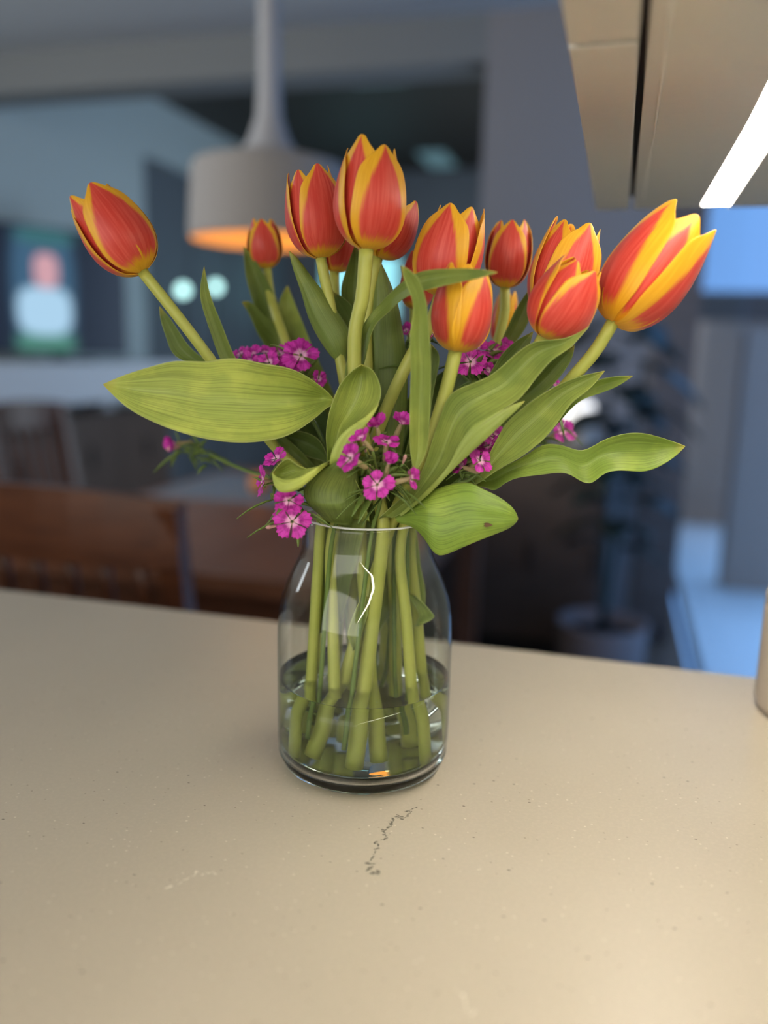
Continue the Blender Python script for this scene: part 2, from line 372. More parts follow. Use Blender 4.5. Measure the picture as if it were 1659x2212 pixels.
def lathe(name, prof, material, parent=None, seg=48, loc=None, closed=False):
    verts, faces = [], []
    n = len(prof)
    for i in range(seg):
        a = 2 * math.pi * i / seg
        for r, z in prof: verts.append((r * math.cos(a), r * math.sin(a), z))
    for i in range(seg):
        j = (i + 1) % seg
        for k in range(n - 1 if not closed else n):
            k2 = (k + 1) % n
            faces.append((i * n + k, j * n + k, j * n + k2, i * n + k2))
    bm = bmesh.new(); me = bpy.data.meshes.new(name)
    vv = [bm.verts.new(v) for v in verts]
    for f in faces: bm.faces.new([vv[q] for q in f])
    bmesh.ops.remove_doubles(bm, verts=bm.verts, dist=1e-6)
    bmesh.ops.recalc_face_normals(bm, faces=bm.faces)
    bm.to_mesh(me); bm.free(); me.materials.append(material)
    for p in me.polygons: p.use_smooth = True
    o = bpy.data.objects.new(name, me); C.objects.link(o)
    if parent is not None: o.parent = parent
    if loc is not None: o.location = loc
    return o
def crom(pts, t):
    """Catmull-Rom through pts (tuples/Vectors), t in 0..1 over the index"""
    n = len(pts) - 1; x = min(max(t, 0), 1) * n; i = min(int(x), n - 1); f = x - i
    g = lambda k: Vector(pts[k]) if 0 <= k <= n else (Vector(pts[0]) * 2 - Vector(pts[1]) if k < 0 else Vector(pts[n]) * 2 - Vector(pts[n - 1]))
    a, b, c, d = g(i - 1), g(i), g(i + 1), g(i + 2)
    return .5 * ((2 * b) + (c - a) * f + (2 * a - 5 * b + 4 * c - d) * f * f + (3 * b - a - 3 * c + d) * f ** 3)
def resample(pts, n):
    fine = [crom(pts, i / (len(pts) * 12)) for i in range(len(pts) * 12 + 1)]
    L = [0]
    for a, b in zip(fine, fine[1:]): L.append(L[-1] + (b - a).length)
    out = []; k = 0
    for i in range(n):
        s = L[-1] * i / (n - 1)
        while k < len(L) - 2 and L[k + 1] < s: k += 1
        d = L[k + 1] - L[k]; out.append(fine[k].lerp(fine[k + 1], 0 if d < 1e-12 else min(1, (s - L[k]) / d)))
    return out
def lerp_list(vals, t):
    n = len(vals) - 1
    if n == 0: return vals[0]
    x = min(max(t, 0), 1) * n; i = min(int(x), n - 1); f = x - i; f = f * f * (3 - 2 * f)
    return vals[i] * (1 - f) + vals[i + 1] * f
def tube(name, pts, radii, material, parent=None, n=26, seg=10, smoothpath=True, cap=True):
    path = resample(pts, n) if smoothpath else [Vector(p) for p in pts]
    n = len(path); verts, faces = [], []
    prev = None
    for i, p in enumerate(path):
        t = (path[min(i + 1, n - 1)] - path[max(i - 1, 0)]).normalized()
        if prev is None:
            prev = t.cross(Vector((.31, .77, .2))).normalized()
        x = (prev - t * prev.dot(t)).normalized(); y = t.cross(x); prev = x
        r = lerp_list(radii, i / (n - 1))
        for k in range(seg):
            a = 2 * math.pi * k / seg; verts.append(p + x * (r * math.cos(a)) + y * (r * math.sin(a)))
    for i in range(n - 1):
        for k in range(seg):
            k2 = (k + 1) % seg; faces.append((i * seg + k, i * seg + k2, (i + 1) * seg + k2, (i + 1) * seg + k))
    if cap:
        faces.append(tuple(reversed(range(seg)))); faces.append(tuple((n - 1) * seg + k for k in range(seg)))
    return mesh_obj(name, verts, faces, material, parent)

# ================================================================== THE ROOM (camera stands at x=0, y=0; +Y runs along the wall cabinets)
WX = 0.34                                     # plane of the right-hand wall
struct(box('floor', -3.32, WX, -3, 9.2, -0.1, 0, M['floorw']))
LX = -3.2                                     # plane of the left-hand wall
struct(box('ceiling', LX - .12, WX + .12, -3, 3.6, 2.50, 2.95, M['ceil']))
struct(box('ceiling', LX - .12, WX + .12, 3.6, 8.1, 2.84, 2.95, M['darkceil']))
wl = struct(box('wall_left', LX - .12, LX, -3, 5.28, 0, 2.84, M['wall']))
struct(box('trim_1', LX - .12, LX, 5.28, 8.0, 2.44, 2.84, M['wall']))
d1 = struct(box('door_1', LX - .12, LX - .05, 5.28, 8.0, 0, 2.44, M['slate']))
for k in range(4):
    y0 = 5.31 + k * .67
    f = box('door_panel', LX - .05, LX - .035, y0, y0 + .62, .05, 2.38, M['slate'], d1, .01)
struct(box('wall_far', LX - .12, WX + .12, 8.0, 8.12, 0, 2.95, M['slate']))
struct(box('trim_2', LX, -.60, 3.55, 3.75, 2.32, 2.5, M['beam']))
struct(box('wall_back', -.60, .275, 3.55, 3.72, 0, 2.5, M['wall2']))
struct(box('trim_3', .13, .285, 3.525, 3.56, 0, 2.5, M['jamb']))
struct(box('wall_front', LX - .12, WX + .12, -3.1, -3, 0, 2.7, M['ceil']))
# right wall: solid beside the kitchen, glazed beyond the counter
struct(box('wall_right', WX, WX + .06, -3, 1.75, 0, 2.7, M['wall']))
struct(box('wall_right', WX, WX + .06, 6.2, 8.1, 0, 2.95, M['wall']))
struct(box('wall_right', WX, WX + .06, 1.75, 6.2, 2.30, 2.95, M['wall']))
wn = struct(box('window_1', WX + .015, WX + .045, 1.75, 6.2, 0.0, .03, M['jamb']))
for y in (1.75, 6.14): box('window_frame', WX + .015, WX + .045, y, y + .06, .03, 2.30, M['jamb'], wn)
box('pane', WX + .027, WX + .033, 1.81, 6.14, .03, 2.30, M['pane'], wn)
# outdoors beyond the glazing
struct(box('terrace', WX + .06, 9, -3, 14, -.12, -.02, M['terrace']))
a = PZ(1557, 1272, -.02); b_ = PZ(1445, 1128, -.02)
tag(box('garden_wall', a.x, a.x + 3.0, a.y, a.y + .2, -.02, 1.32, M['outwall'], None, .01), 'low grey rendered garden wall on the blue-lit terrace, nearer one behind the glass', 'wall')
tag(box('garden_wall', b_.x - .05, b_.x + 4, b_.y, b_.y + .2, -.02, 1.45, M['outwall'], None, .01), 'far grey rendered garden wall across the terrace outside the glass', 'wall')
pg = empty('pergola', (a.x + .6, b_.y - .5, -.02), 'dark timber pergola rail on the terrace outside the glass', 'pergola')
box('rail', WX + .12 - (a.x + .6), 2.2, -.06, .06, 1.44, 1.62, M['outbeam'], pg, .008)
box('post', 1.9, 2.02, -.06, .06, 0, 1.46, M['outbeam'], pg, .006)
box('post', .95, 1.07, -.06, .06, 0, 1.46, M['outbeam'], pg, .006)

# ================================================================== KITCHEN COUNTER
e0 = PZ(0, 1258, COUNTER_Z); e1 = PZ(1640, 1482, COUNTER_Z)
EY = (e0.y + e1.y) / 2 
ct = tag(box('countertop', -1.5, WX, -1.5, EY, COUNTER_Z - .03, COUNTER_Z, M['counter'], None, .003), 'beige engineered stone countertop with fine dark flecks and a grey vein', 'countertop')
ic = empty('island_cabinet', (-.6, 0, 0), 'plain taupe base cabinet carrying the stone countertop', 'cabinet')
box('body', -.85, WX + .6, -1.45, EY - .03, .08, COUNTER_Z - .03, M['island'], ic)
box('plinth', -.82, WX + .6, -1.4, EY - .08, 0, .08, M['gap'], ic)
for k in range(3): box('back_panel', -.84 + k * .595, -.26 + k * .595, EY - .03, EY - .012, .10, COUNTER_Z - .04, M['island'], ic, .002)

# canister at the counter's edge, only its rim of a body in frame
cn = PZ(1640, 1540, COUNTER_Z); cr = .045
cpos = Vector((cn.x, cn.y, COUNTER_Z)) + RT0 * (cr * .98)
can = empty('canister', cpos, 'beige ceramic canister standing on the countertop by the wall', 'canister')
lathe('body', [(0, 0), (cr * .86, 0), (cr * .95, .003), (cr, .010), (cr, .085), (cr * .97, .090), (cr * .93, .090), (cr * .93, .012), (0, .010)], M['beige'], can)
lathe('lid', [(0, .088), (cr * .98, .088), (cr, .092), (cr * .97, .099), (.012, .103), (.010, .112), (.014, .120), (0, .124)], M['beige'], can)

# ================================================================== WALL CABINET WITH LED STRIP
HZ = CAM.z + .142
ye = PZ(1400, 452, HZ).y
xg0, xg1 = -.0025, .0015                       # shadow gap stands straight above the camera
xl = PZ(1248, 225, HZ).x
jy = PZ(1280, 98, HZ).y
lx0 = PZ(1584, 320, HZ).x; lx1 = PZ(1640, 352, HZ).x
wc = empty('wall_cabinet', (WX, .1, HZ), 'taupe lacquered wall cabinet seen from below with a dark shadow gap', 'cabinet')
def wbox(name, x0, x1, y0, y1, z0, z1, material, bevel=0): return box(name, x0 - WX, x1 - WX, y0 - .1, y1 - .1, z0 - HZ, z1 - HZ, material, wc, bevel)
wbox('underside_panel', xg1, lx0, -1.5, ye, HZ, HZ + .018, M['cabinet'], .0006)
wbox('underside_panel', lx1, WX, -1.5, ye, HZ, HZ + .018, M['cabinet'], .0006)
wbox('body', xg1, WX, -1.5, ye, HZ + .018, HZ + .72, M['cabinet'], .0006)
wbox('gap_shade', xg0 - .001, xg1, -1.5, ye, HZ + .012, HZ + .70, M['gap'])  # dark strip standing for the shade inside the gap
wbox('gap_shade', xl + .002, xg0, jy - .0026, jy + .0026, HZ + .003, HZ + .70, M['gap'])  # dark strip added so the door joint looks shaded
wbox('door', xl, xg0, jy + .0024, ye, HZ, HZ + .72, M['cabinet'], .0012)
wbox('door', xl, xg0, jy - .55, jy - .0024, HZ, HZ + .72, M['cabinet'], .0012)
wbox('door', xl, xg0, -1.5, jy - .5524, HZ, HZ + .72, M['cabinet'], .0012)
# raised hairline of sealant along the underside
hp = [PZ(*q, HZ - .0005) for q in ((1452, 0), (1440, 80), (1432, 160), (1424, 210), (1413, 290), (1405, 330), (1396, 390), (1390, 430))]
sl = tube('sealant_bead', [p - Vector((WX, .1, HZ)) for p in hp], [.0007, .0008, .0006, .0010, .0008], M['sealant'], None, 40, 6)
sl.parent = wc
led = empty('led_strip', ((lx0 + lx1) / 2, 0, HZ), 'glowing white light strip recessed under the wall cabinet', 'light')
box('diffuser', -(lx1 - lx0) / 2, (lx1 - lx0) / 2, -1.4, ye - .012, .001, .012, M['led'], led)
box('channel', -(lx1 - lx0) / 2, (lx1 - lx0) / 2, -1.45, ye, .012, .018, M['white'], led)

# ================================================================== DINING AREA
PL = Vector((-.86, 1.98, 0)); q = P(582, 300, 2.15)
PL = Vector((q.x, q.y, 0))
zb = P(582, 523, 2.15).z; zt = P(582, 358, 2.15).z; rs = .198
pend = empty('pendant_lamp', (PL.x, PL.y, zb), 'grey drum pendant lamp with warm orange inside hanging over the table', 'lamp')
hh = zt - zb
lathe('shade', [(rs, 0), (rs, .01), (rs * .955, hh * .93), (rs * .92, hh), (.05, hh + .035), (.03, hh + .05), (.03, hh + .048), (.05, hh + .031), (rs * .90, hh - .006), (rs * .945, hh * .92), (rs * .985, .01), (rs * .985, 0)], M['shade'], pend, 64, None, True)
lathe('lining', [(rs * .98, .003), (rs * .94, hh * .9), (rs * .88, hh - .012)], M['shade_in'], pend, 64)
lathe('cord_cover', [(.075, hh + .02), (.05, hh + .06), (.032, hh + .11), (.026, hh + .2), (.0255, 2.60 - zb), (0, 2.60 - zb)], M['cord'], pend, 32)
lathe('ceiling_rose', [(0, 2.57 - zb), (.06, 2.57 - zb), (.06, 2.60 - zb), (0, 2.60 - zb)], M['cord'], pend, 32)
lathe('bulb', [(0, hh * .30), (.025, hh * .32), (.042, hh * .42), (.045, hh * .5), (.035, hh * .65), (.018, hh * .8), (.016, hh * .95), (0, hh * .95)], M['bulb'], pend, 24)

TT = .745
TX = -.86                                       # table centre: its legs stand clear of the end chair's
def legs_table():
    t = empty('dining_table', (TX, 2.08, 0), 'reddish brown wooden dining table under the pendant lamp', 'table')
    # table top of five boards
    for k in range(5): box('board', -.48 + k * .192, -.29 + k * .192, -.68, .68, TT - .035, TT, M['tablew'], t, .002)
    for sx in (-1, 1): box('apron', sx * .42 - .012, sx * .42 + .012, -.58, .58, TT - .13, TT - .035, M['tablew'], t)
    for sy in (-1, 1): box('apron', -.42, .42, sy * .60 - .012, sy * .60 + .012, TT - .13, TT - .035, M['tablew'], t)
    for sx in (-1, 1):
        for sy in (-1, 1): box('leg', sx * .42 - .035, sx * .42 + .035, sy * .60 - .035, sy * .60 + .035, 0, TT - .035, M['tablew'], t, .004)
    return t
legs_table()
tag(box('table_layer', TX - .44, TX + .44, 2.12, 2.60, TT, TT + .004, M['tablelayer'], None, .0015), 'blue-grey cloth lying across the wooden dining table', 'layer')  # thin flat blue-grey layer on the table boards
of = PZ(562, 1045, TT + .035)
orr = lathe('orange_fruit', [(0, .002), (.015, .004), (.028, .014), (.035, .032), (.033, .048), (.022, .062), (.008, .067), (.003, .0655), (0, .0655)], M['orange'], None, 24, (of.x, of.y, TT))
tag(orr, 'single orange fruit lying on the dining table', 'fruit')

def chair(loc, rz, label):
    t = empty('dining_chair', loc, label, 'chair', 'wooden dining chairs', rz)     # faces +y, back at y=-.2
    box('seat', -.22, .22, -.20, .22, .43, .465, M['chairw'], t, .008)
    for sx in (-1, 1):
        box('leg', sx * .19 - .019, sx * .19 + .019, .16, .198, 0, .43, M['chairw'], t, .004)
        # back leg and stile in one, raked
        v = []
        for z, y in ((0, -.22), (.45, -.19), (.95, -.27)):
            for dx in (-.018, .018):
                for dy in (-.016, .016): v.append((sx * .195 + dx, y + dy, z))
        f = []
        for s in range(2):
            b0, b1 = s * 4, s * 4 + 4
            for i, j in ((0, 1), (1, 3), (3, 2), (2, 0)): f.append((b0 + i, b0 + j, b1 + j, b1 + i))
        f += [(0, 2, 3, 1), (8, 9, 11, 10)]
        me = bpy.data.meshes.new('leg'); me.from_pydata(v, [], f); me.update(); me.materials.append(M['chairw'])
        o = bpy.data.objects.new('leg', me); C.objects.link(o); o.parent = t
    # curved top rail
    def rail(name, z0, z1, y, bow):
        vs, fs = [], []
        n = 9
        for i in range(n):
            x = -.215 + .43 * i / (n - 1); yy = y - bow * (1 - (2 * i / (n - 1) - 1) ** 2); zz = .018 * (1 - (2 * i / (n - 1) - 1) ** 2)
            for (dy, z) in ((-.012, z0), (.012, z0), (.012, z1 + zz), (-.012, z1 + zz)): vs.append((x, yy + dy, z))
        for i in range(n - 1):
            for k in range(4): fs.append((i * 4 + k, i * 4 + (k + 1) % 4, i * 4 + 4 + (k + 1) % 4, i * 4 + 4 + k))
        fs += [(0, 3, 2, 1), tuple((n - 1) * 4 + k for k in range(4))]
        me = bpy.data.meshes.new(name); me.from_pydata(vs, [], fs); me.update(); me.materials.append(M['chairw'])
        o = bpy.data.objects.new(name, me); C.objects.link(o); o.parent = t
    rail('top_rail', .86, .955, -.265, .03); rail('lower_rail', .54, .58, -.21, .015)
    for k in range(6):
        x = -.15 + .06 * k
        tube('slat', [(x, -.22, .57), (x, -.25, .72), (x, -.278, .87)], [.010, .010], M['chairw'], None, 6, 8).parent = t
    for sx in (-1, 1): box('stretcher', sx * .19 - .01, sx * .19 + .01, -.2, .17, .18, .205, M['chairw'], t)
    box('stretcher', -.19, .19, .17, .19, .24, .265, M['chairw'], t)
    return t
cq = PZ(120, 1065, .955)
chair((cq.x, cq.y + .26, 0), 0, 'wooden slat-back chair at the end of the dining table next to the counter')
chair((-1.75, 1.95, 0), R(-90), 'wooden slat-back chair on the wall side of the table, beside the dark armchair')
chair((-1.75, 2.50, 0), R(-90), 'wooden slat-back chair on the wall side of the table, towards the far end')
chair((-1.0, 3.0, 0), R(180), 'wooden slat-back chair at the far head of the dining table')

# dark armchair by the left wall
ac = empty('armchair', (-2.72, 2.0, 0), 'black upholstered armchair against the blue-grey wall', 'armchair', None, R(-90))
box('seat', -.30, .30, -.25, .33, .22, .44, M['blackfab'], ac, .03, 3, 0, True)
box('backrest', -.32, .32, -.36, -.20, .22, .98, M['blackfab'], ac, .04, 3, 0, True)
for sx in (-1, 1): box('armrest', sx * .34 - .06, sx * .34 + .06, -.30, .33, .20, .62, M['blackfab'], ac, .03, 3, 0, True)
for sx in (-1, 1):
    for sy in (-1, 1): box('leg', sx * .3 - .02, sx * .3 + .02, sy * .25 - .02, sy * .25 + .02, 0, .22, M['black'], ac)

# shelf, media cabinet and television at the left wall
sh = tag(box('wall_shelf', LX, -2.6, 2.6, 5.0, .88, 1.08, M['white'], None, .006), 'thick white wall shelf under the television', 'shelf')
mc = empty('media_cabinet', (-2.98, 4.0, 0), 'low dark walnut cabinet below the white wall shelf', 'cabinet')
box('body', -.21, .19, -.9, .8, .06, .80, M['darkw'], mc, .004)
box('plinth', -.19, .15, -.88, .78, 0, .06, M['black'], mc)
for k in range(3):
    dr = box('door', .19, .208, -.885 + k * .565, -.33 + k * .565, .08, .78, M['darkw'], mc, .003)
    box('handle', .208, .222, -.62 + k * .565, -.60 + k * .565, .5, .62, M['black'], dr, .002)
for k, (y, hgt) in enumerate(((2.55, .075), (2.72, .06), (3.55, .05))):
    bx_ = empty('storage_box', (-2.95, y + .75, .80), ['tall white box on the walnut media cabinet', 'short white box next to the tall one on the media cabinet', 'flat white box alone on the media cabinet'][k], 'box')
    box('body', -.07, .07, -.06, .06, 0, hgt - .02, M['white'], bx_, .003); box('lid', -.074, .074, -.064, .064, hgt - .025, hgt, M['white'], bx_, .003)

def tv_screen_material():
    m, nt, b = mat('tv_picture'); tc = nt.nodes.new('ShaderNodeTexCoord'); sp = nt.nodes.new('ShaderNodeSeparateXYZ')
    nt.links.new(tc.outputs['UV'], sp.inputs[0])
    def blob(cx, cy, rx, ry, soft):
        dx = math_n(nt, 'DIVIDE', math_n(nt, 'SUBTRACT', sp.outputs[0], cx), rx)
        dy = math_n(nt, 'DIVIDE', math_n(nt, 'SUBTRACT', sp.outputs[1], cy), ry)
        r = math_n(nt, 'POWER', math_n(nt, 'ADD', math_n(nt, 'POWER', math_n(nt, 'ABSOLUTE', dx), 3), math_n(nt, 'POWER', math_n(nt, 'ABSOLUTE', dy), 3)), .333)
        return sstep(nt, r, 1 + soft, 1 - soft)
    c = mixc(nt, blob(.40, .52, .22, .55, .2), (0.004, 0.005, 0.008), (0.035, 0.09, 0.15))
    c = mixc(nt, blob(.40, .05, .2, .12, .3), c, (0.06, 0.20, 0.14))
    c = mixc(nt, blob(.40, .33, .19, .20, .15), c, (0.36, 0.56, 0.72))
    c = mixc(nt, blob(.42, .66, .085, .14, .15), c, (0.56, 0.30, 0.33))
    c = mixc(nt, blob(.42, .93, .2, .06, .3), c, (0.03, 0.12, 0.12))
    b.inputs['Base Color'].default_value = (.01, .01, .012, 1); b.inputs['Roughness'].default_value = .3
    nt.links.new(c, b.inputs['Emission Color']); b.inputs['Emission Strength'].default_value = 1.0
    return m
# television: turned to face the kitchen, stands on the shelf
c0 = P(-40, 625, 4.2); c1 = P(272, 632, 4.75)
tvc = (c0 + c1) / 2; dv = c1 - c0; tw = Vector((dv.x, dv.y, 0)).length; th = .64
tv = empty('television', (tvc.x, tvc.y, 1.08), 'black flat television on the white shelf showing a person in a pale shirt', 'television', None, math.atan2(dv.y, dv.x))
box('casing', -tw / 2, tw / 2, 0, .045, .04, .04 + th, M['black'], tv, .004)
box('foot', -.16, .16, -.07, .10, 0, .012, M['black'], tv, .003); box('neck', -.04, .04, .005, .03, .01, .06, M['black'], tv)
s = mesh_obj('screen', [(-tw / 2 + .012, -.0015, .055), (tw / 2 - .012, -.0015, .055), (tw / 2 - .012, -.0015, .03 + th), (-tw / 2 + .012, -.0015, .03 + th)], [(0, 1, 2, 3)], tv_screen_material(), None, False, [(0, 0), (1, 0), (1, 1), (0, 1)])
s.parent = tv

# two glowing globes added for light spots in the slate doors
for k, (px, py, r_, lb) in enumerate(((395, 627, .043, 'small round pale cyan globe added for a light spot, on thin stand by the slate doors'), (466, 620, .039, 'small round mint green globe added for a light spot, on thin stand by the slate doors'))):
    g = P(px, py, 5.85); t = empty('glow_globe', (g.x, g.y, 0), lb, 'lamp')
    lathe('globe', [(0, -r_), (r_ * .5, -r_ * .86), (r_ * .87, -r_ * .5), (r_, 0), (r_ * .87, r_ * .5), (r_ * .5, r_ * .86), (0, r_)], M['bead'], t, 20, (0, 0, g.z))
    lathe('pole', [(0, .02), (.008, .02), (.008, g.z - r_ * .9), (0, g.z - r_ * .9)], M['black'], t, 10)
    lathe('base', [(0, 0), (.09, 0), (.09, .012), (.02, .022), (0, .022)], M['black'], t, 24)

# far window with cyan light, glowing plates added for cyan glints on the far ceiling
fa = P(716, 700, 1); 
def hit_y(px, py, Y):
    d = FW * FPX + RT * (px - CX) - UPV * (py - CY); return CAM + d * ((Y - CAM.y) / d.y)
w0 = hit_y(700, 690, 7.98); w1 = hit_y(862, 556, 7.98)
wf = struct(box('window_2', w0.x - .04, w1.x + .04, 7.96, 8.0, w0.z - .04, w1.z + .04, M['jamb']))
box('pane', w0.x, (w0.x + w1.x) / 2 - .01, 7.95, 7.965, w0.z, w1.z, M['cyan'], wf)
box('pane', (w0.x + w1.x) / 2 + .01, w1.x, 7.95, 7.965, w0.z, w1.z, M['cyan'], wf)
for k, (px, py, sx, sy, lb) in enumerate(((812, 168, .17, .10, 'pale round-cornered glowing plate added for a cyan glint on the ceiling near the beam'), (945, 345, .12, .30, 'faint pale glowing plate added for a ceiling glint deeper in the dark-ceilinged room'))):
    c = PZ(px, py, 2.83); t = empty('ceiling_glow', (c.x, c.y, 2.84), lb, 'light')
    box('diffuser', -sx, sx, -sy, sy, -.018, -.008, M['glowpanel' if k == 0 else 'glowpanel2'], t, .004); box('frame', -sx - .015, sx + .015, -sy - .015, sy + .015, -.010, 0, M['black'], t, .003)

# sideboard, globe lamp and potted plant in front of the slate wall
gl = hit_y(1249, 893, 3.30); SBZ = gl.z - .20; sx1 = gl.x + .13
sb = empty('sideboard', (sx1 - .37, 3.33, 0), 'dark walnut sideboard against the slate wall', 'sideboard')
box('body', -.37, .37, -.19, .19, .08, SBZ, M['darkw'], sb, .004); box('plinth', -.35, .35, -.16, .17, 0, .08, M['black'], sb)
for k in range(3):
    d = box('door', -.365 + k * .2435, -.122 + k * .2435, -.206, -.19, .10, SBZ - .02, M['darkw'], sb, .002)
    box('handle', -.15 + k * .2435, -.137 + k * .2435, -.218, -.206, .36, .48, M['black'], d)
sbl = empty('table_lamp', (gl.x, gl.y, SBZ), 'white globe lamp on a beige column standing on the walnut sideboard', 'lamp')
r_ = .066
lathe('globe', [(0, -r_), (r_ * .38, -r_ * .92), (r_ * .71, -r_ * .71), (r_ * .92, -r_ * .38), (r_, 0), (r_ * .92, r_ * .38), (r_ * .71, r_ * .71), (r_ * .38, r_ * .92), (0, r_)], M['globe'], sbl, 28, (0, 0, .20))
lathe('column', [(0, 0), (.078, 0), (.080, .01), (.072, .14), (.055, .155), (0, .155)], M['beige'], sbl, 28)
pp = hit_y(1305, 1300, 2.9)
pt_ = empty('potted_plant', (pp.x, pp.y, 0), 'dark leafy houseplant in a round clay pot on the floor', 'plant')
lathe('pot', [(0, 0), (.10, 0), (.125, .02), (.15, .14), (.155, .25), (.158, .262), (.148, .264), (.143, .22), (.12, .2), (0, .2)], M['pot'], pt_, 36)
lathe('soil', [(0, .215), (.142, .215)], M['soil'], pt_, 24)
random.seed(4)
for k in range(3):
    a_ = k * 2.1; tube('stem', [(0, 0, .2), (.03 * math.cos(a_), .03 * math.sin(a_), .6), (.07 * math.cos(a_), .07 * math.sin(a_), 1.15)], [.012, .006], M['plant'], None, 10, 8).parent = pt_
for k in range(34):
    z = .55 + .75 * (k / 33) + random.uniform(-.04, .04); a_ = k * 2.4; L_ = random.uniform(.15, .24)
    base = Vector((.04 * math.cos(a_), .04 * math.sin(a_), z)); dr_ = Vector((math.cos(a_), math.sin(a_), random.uniform(-.1, .5))).normalized()
    sd = dr_.cross(Vector((0, 0, 1))).normalized(); vs, fs = [], []
    for i in range(8):
        t = i / 7; wdt = .055 * math.sin(math.pi * min(1, t * .93 + .05)) ** .8 + .002
        c = base + dr_ * (L_ * t) - Vector((0, 0, 1)) * (.10 * t * t * L_ / .2)
        for u in (-1, 0, 1): vs.append(c + sd * (u * wdt) + Vector((0, 0, .010 * abs(u))))
    for i in range(7):
        for j in range(2): fs.append((i * 3 + j, i * 3 + j + 1, i * 3 + j + 4, i * 3 + j + 3))
    o = mesh_obj('leaf', vs, fs, M['plant']); o.parent = pt_
    sm = o.modifiers.new('thick', 'SOLIDIFY'); sm.thickness = .002

# ================================================================== VASE
VH, VR = .170, .0580
def vase_prof():
    pts = [(0, 0), (.040, 0), (.049, .0012), (.0545, .005), (.0572, .011), (.0580, .020), (.0582, .06), (.0582, .096), (.0574, .108),
           (.0552, .119), (.0520, .128), (.0482, .1365), (.0448, .1435), (.0428, .149), (.0420, .155), (.0418, .162), (.0421, .1672), (.0422, .1688), (.0418, .1702), (.0409, .1708)]
    inn = [(.0400, .1702), (.0395, .1688), (.0393, .167), (.0393, .162), (.0396, .155), (.0405, .149), (.0425, .1425), (.0460, .1352), (.0498, .1268), (.0529, .118), (.0550, .1075), (.0557, .096),
           (.0557, .06), (.0555, .024), (.0542, .017), (.0510, .0125), (.044, .0105), (.030, .0095), (0, .009)]
    return pts + inn
pr = vase_prof(); ZB = .0115                   # thin blown wall above, thick solid base below
vase = empty('glass_vase', VASE, 'clear glass vase with rounded shoulders holding the tulip bouquet', 'vase')
outer = [p for p in pr[:next(i for i, p in enumerate(pr) if p[1] > .1705) + 1] if p[1] > ZB]
inner = [(r_ - .0009, z_) for r_, z_ in reversed(outer[:-2])]
lathe('wall', [(.0572, ZB)] + outer + inner + [(.0563, ZB + .001)], M['vase_wall'], vase, 96, None, True)
lathe('base', [(0, 0), (.040, 0), (.049, .0012), (.0545, .005), (.0572, ZB - .0001), (.0545, ZB + .0038), (.0510, .0125), (.044, .0105), (.030, .0095), (0, .009)], M['glass'], vase, 96)
rim_m, rim_nt, rim_b = mat('rim_highlight'); rim_b.inputs['Base Color'].default_value = (.9, .93, .92, 1); rim_b.inputs['Roughness'].default_value = .25
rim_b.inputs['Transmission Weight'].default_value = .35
lathe('rim', [(.0409, .1704), (.0417, .1706), (.0420, .1711), (.0417, .1716), (.0409, .1718), (.0401, .1716), (.0398, .1711), (.0401, .1706)], rim_m, vase, 96, None, True)  # whitish ring: the highlight along the vase's edge put into its colour
WL = .062
wprof = [(0, .0092), (.030, .0097), (.044, .0107), (.0512, .0127), (.0546, .0156), (.0560, .0185), (.0568, .024), (.0571, .032), (.0572, .048), (.0572, WL + .0012), (.0565, WL + .0004), (.054, WL), (.04, WL), (.02, WL), (0, WL)]
wat = tag(lathe('vase_water', wprof, M['water'], None, 96, VASE), 'clear water standing in the lower third of the glass vase', 'water', None, 'stuff')

# ================================================================== TULIPS
random.seed(11)
PROF = [(.10, 0), (.42, .040), (.70, .125), (.90, .245), (1.0, .385), (.99, .54), (.92, .69), (.81, .84), (.67, 1.0)]
WID = [.16, .50, .78, .96, 1.0, .96, .88, .72, .27]
def petal(parent, base, X, Y, Z, H, Rm, ang, outer, openf, rng, name='petal', flame=.93, ow=.86):
    nu, nv = 12, 16
    L_ = H * rng.uniform(.95, 1.04) * (1.0 if outer else 1.0); tilt = rng.uniform(-.03, .05); wsc = rng.uniform(.95, 1.06)
    tw = rng.uniform(-.05, .05); wav = rng.uniform(0, 6.28); rs_ = 1.0 if outer else .87
    ca, sa = math.cos(ang), math.sin(ang)
    rad = X * ca + Y * sa; tan = -X * sa + Y * ca
    vs, fs, uv = [], [], []
    for j in range(nv + 1):
        v = j / nv; vv = 1 - (1 - v) ** 1.15
        p = crom([(a, b, 0) for a, b in PROF], vv); r, z = p.x * rs_, p.y
        r += openf * max(0, vv - .45) ** 2 * 1.6 + tilt * vv
        wd = crom([(a, 0, 0) for a in WID], vv).x * wsc * (ow if outer else .76)
        wd = max(.02, wd)
        for i in range(nu + 1):
            u = -1 + 2 * i / nu; x = u * wd
            zz = z
            # rounded pointed tip: centre reaches higher than shoulders
            zz -= .075 * (abs(u) ** 2) * vv ** 4
            rr = r - x * x / (2 * (.98 if outer else .86)) + .035 * abs(u) ** 4 * vv + .018 * math.sin(wav + u * 4 + v * 5) * vv
            # slight midrib crease
            rr += .018 * (1 - min(1, abs(u) * 5)) * vv * (1 - vv) * 2
            xx = x + tw * vv
            vs.append(base + rad * (rr * Rm) + tan * (xx * Rm) + Z * (zz * L_))
            uv.append(((u + 1) / 2, v))
    for j in range(nv):
        for i in range(nu):
            a = j * (nu + 1) + i; fs.append((a, a + 1, a + nu + 2, a + nu + 1))
    SOLID.append((parent.name, vs))
    o = mesh_obj(name, vs, fs, M['petal'], parent, True, uv); o['flame'] = flame
    md = o.modifiers.new('thick', 'SOLIDIFY'); md.thickness = .0005; md.offset = 0
    sd = o.modifiers.new('smooth', 'SUBSURF'); sd.levels = 1; sd.render_levels = 1
    return o
STEM_R = .0034
TUL = {}
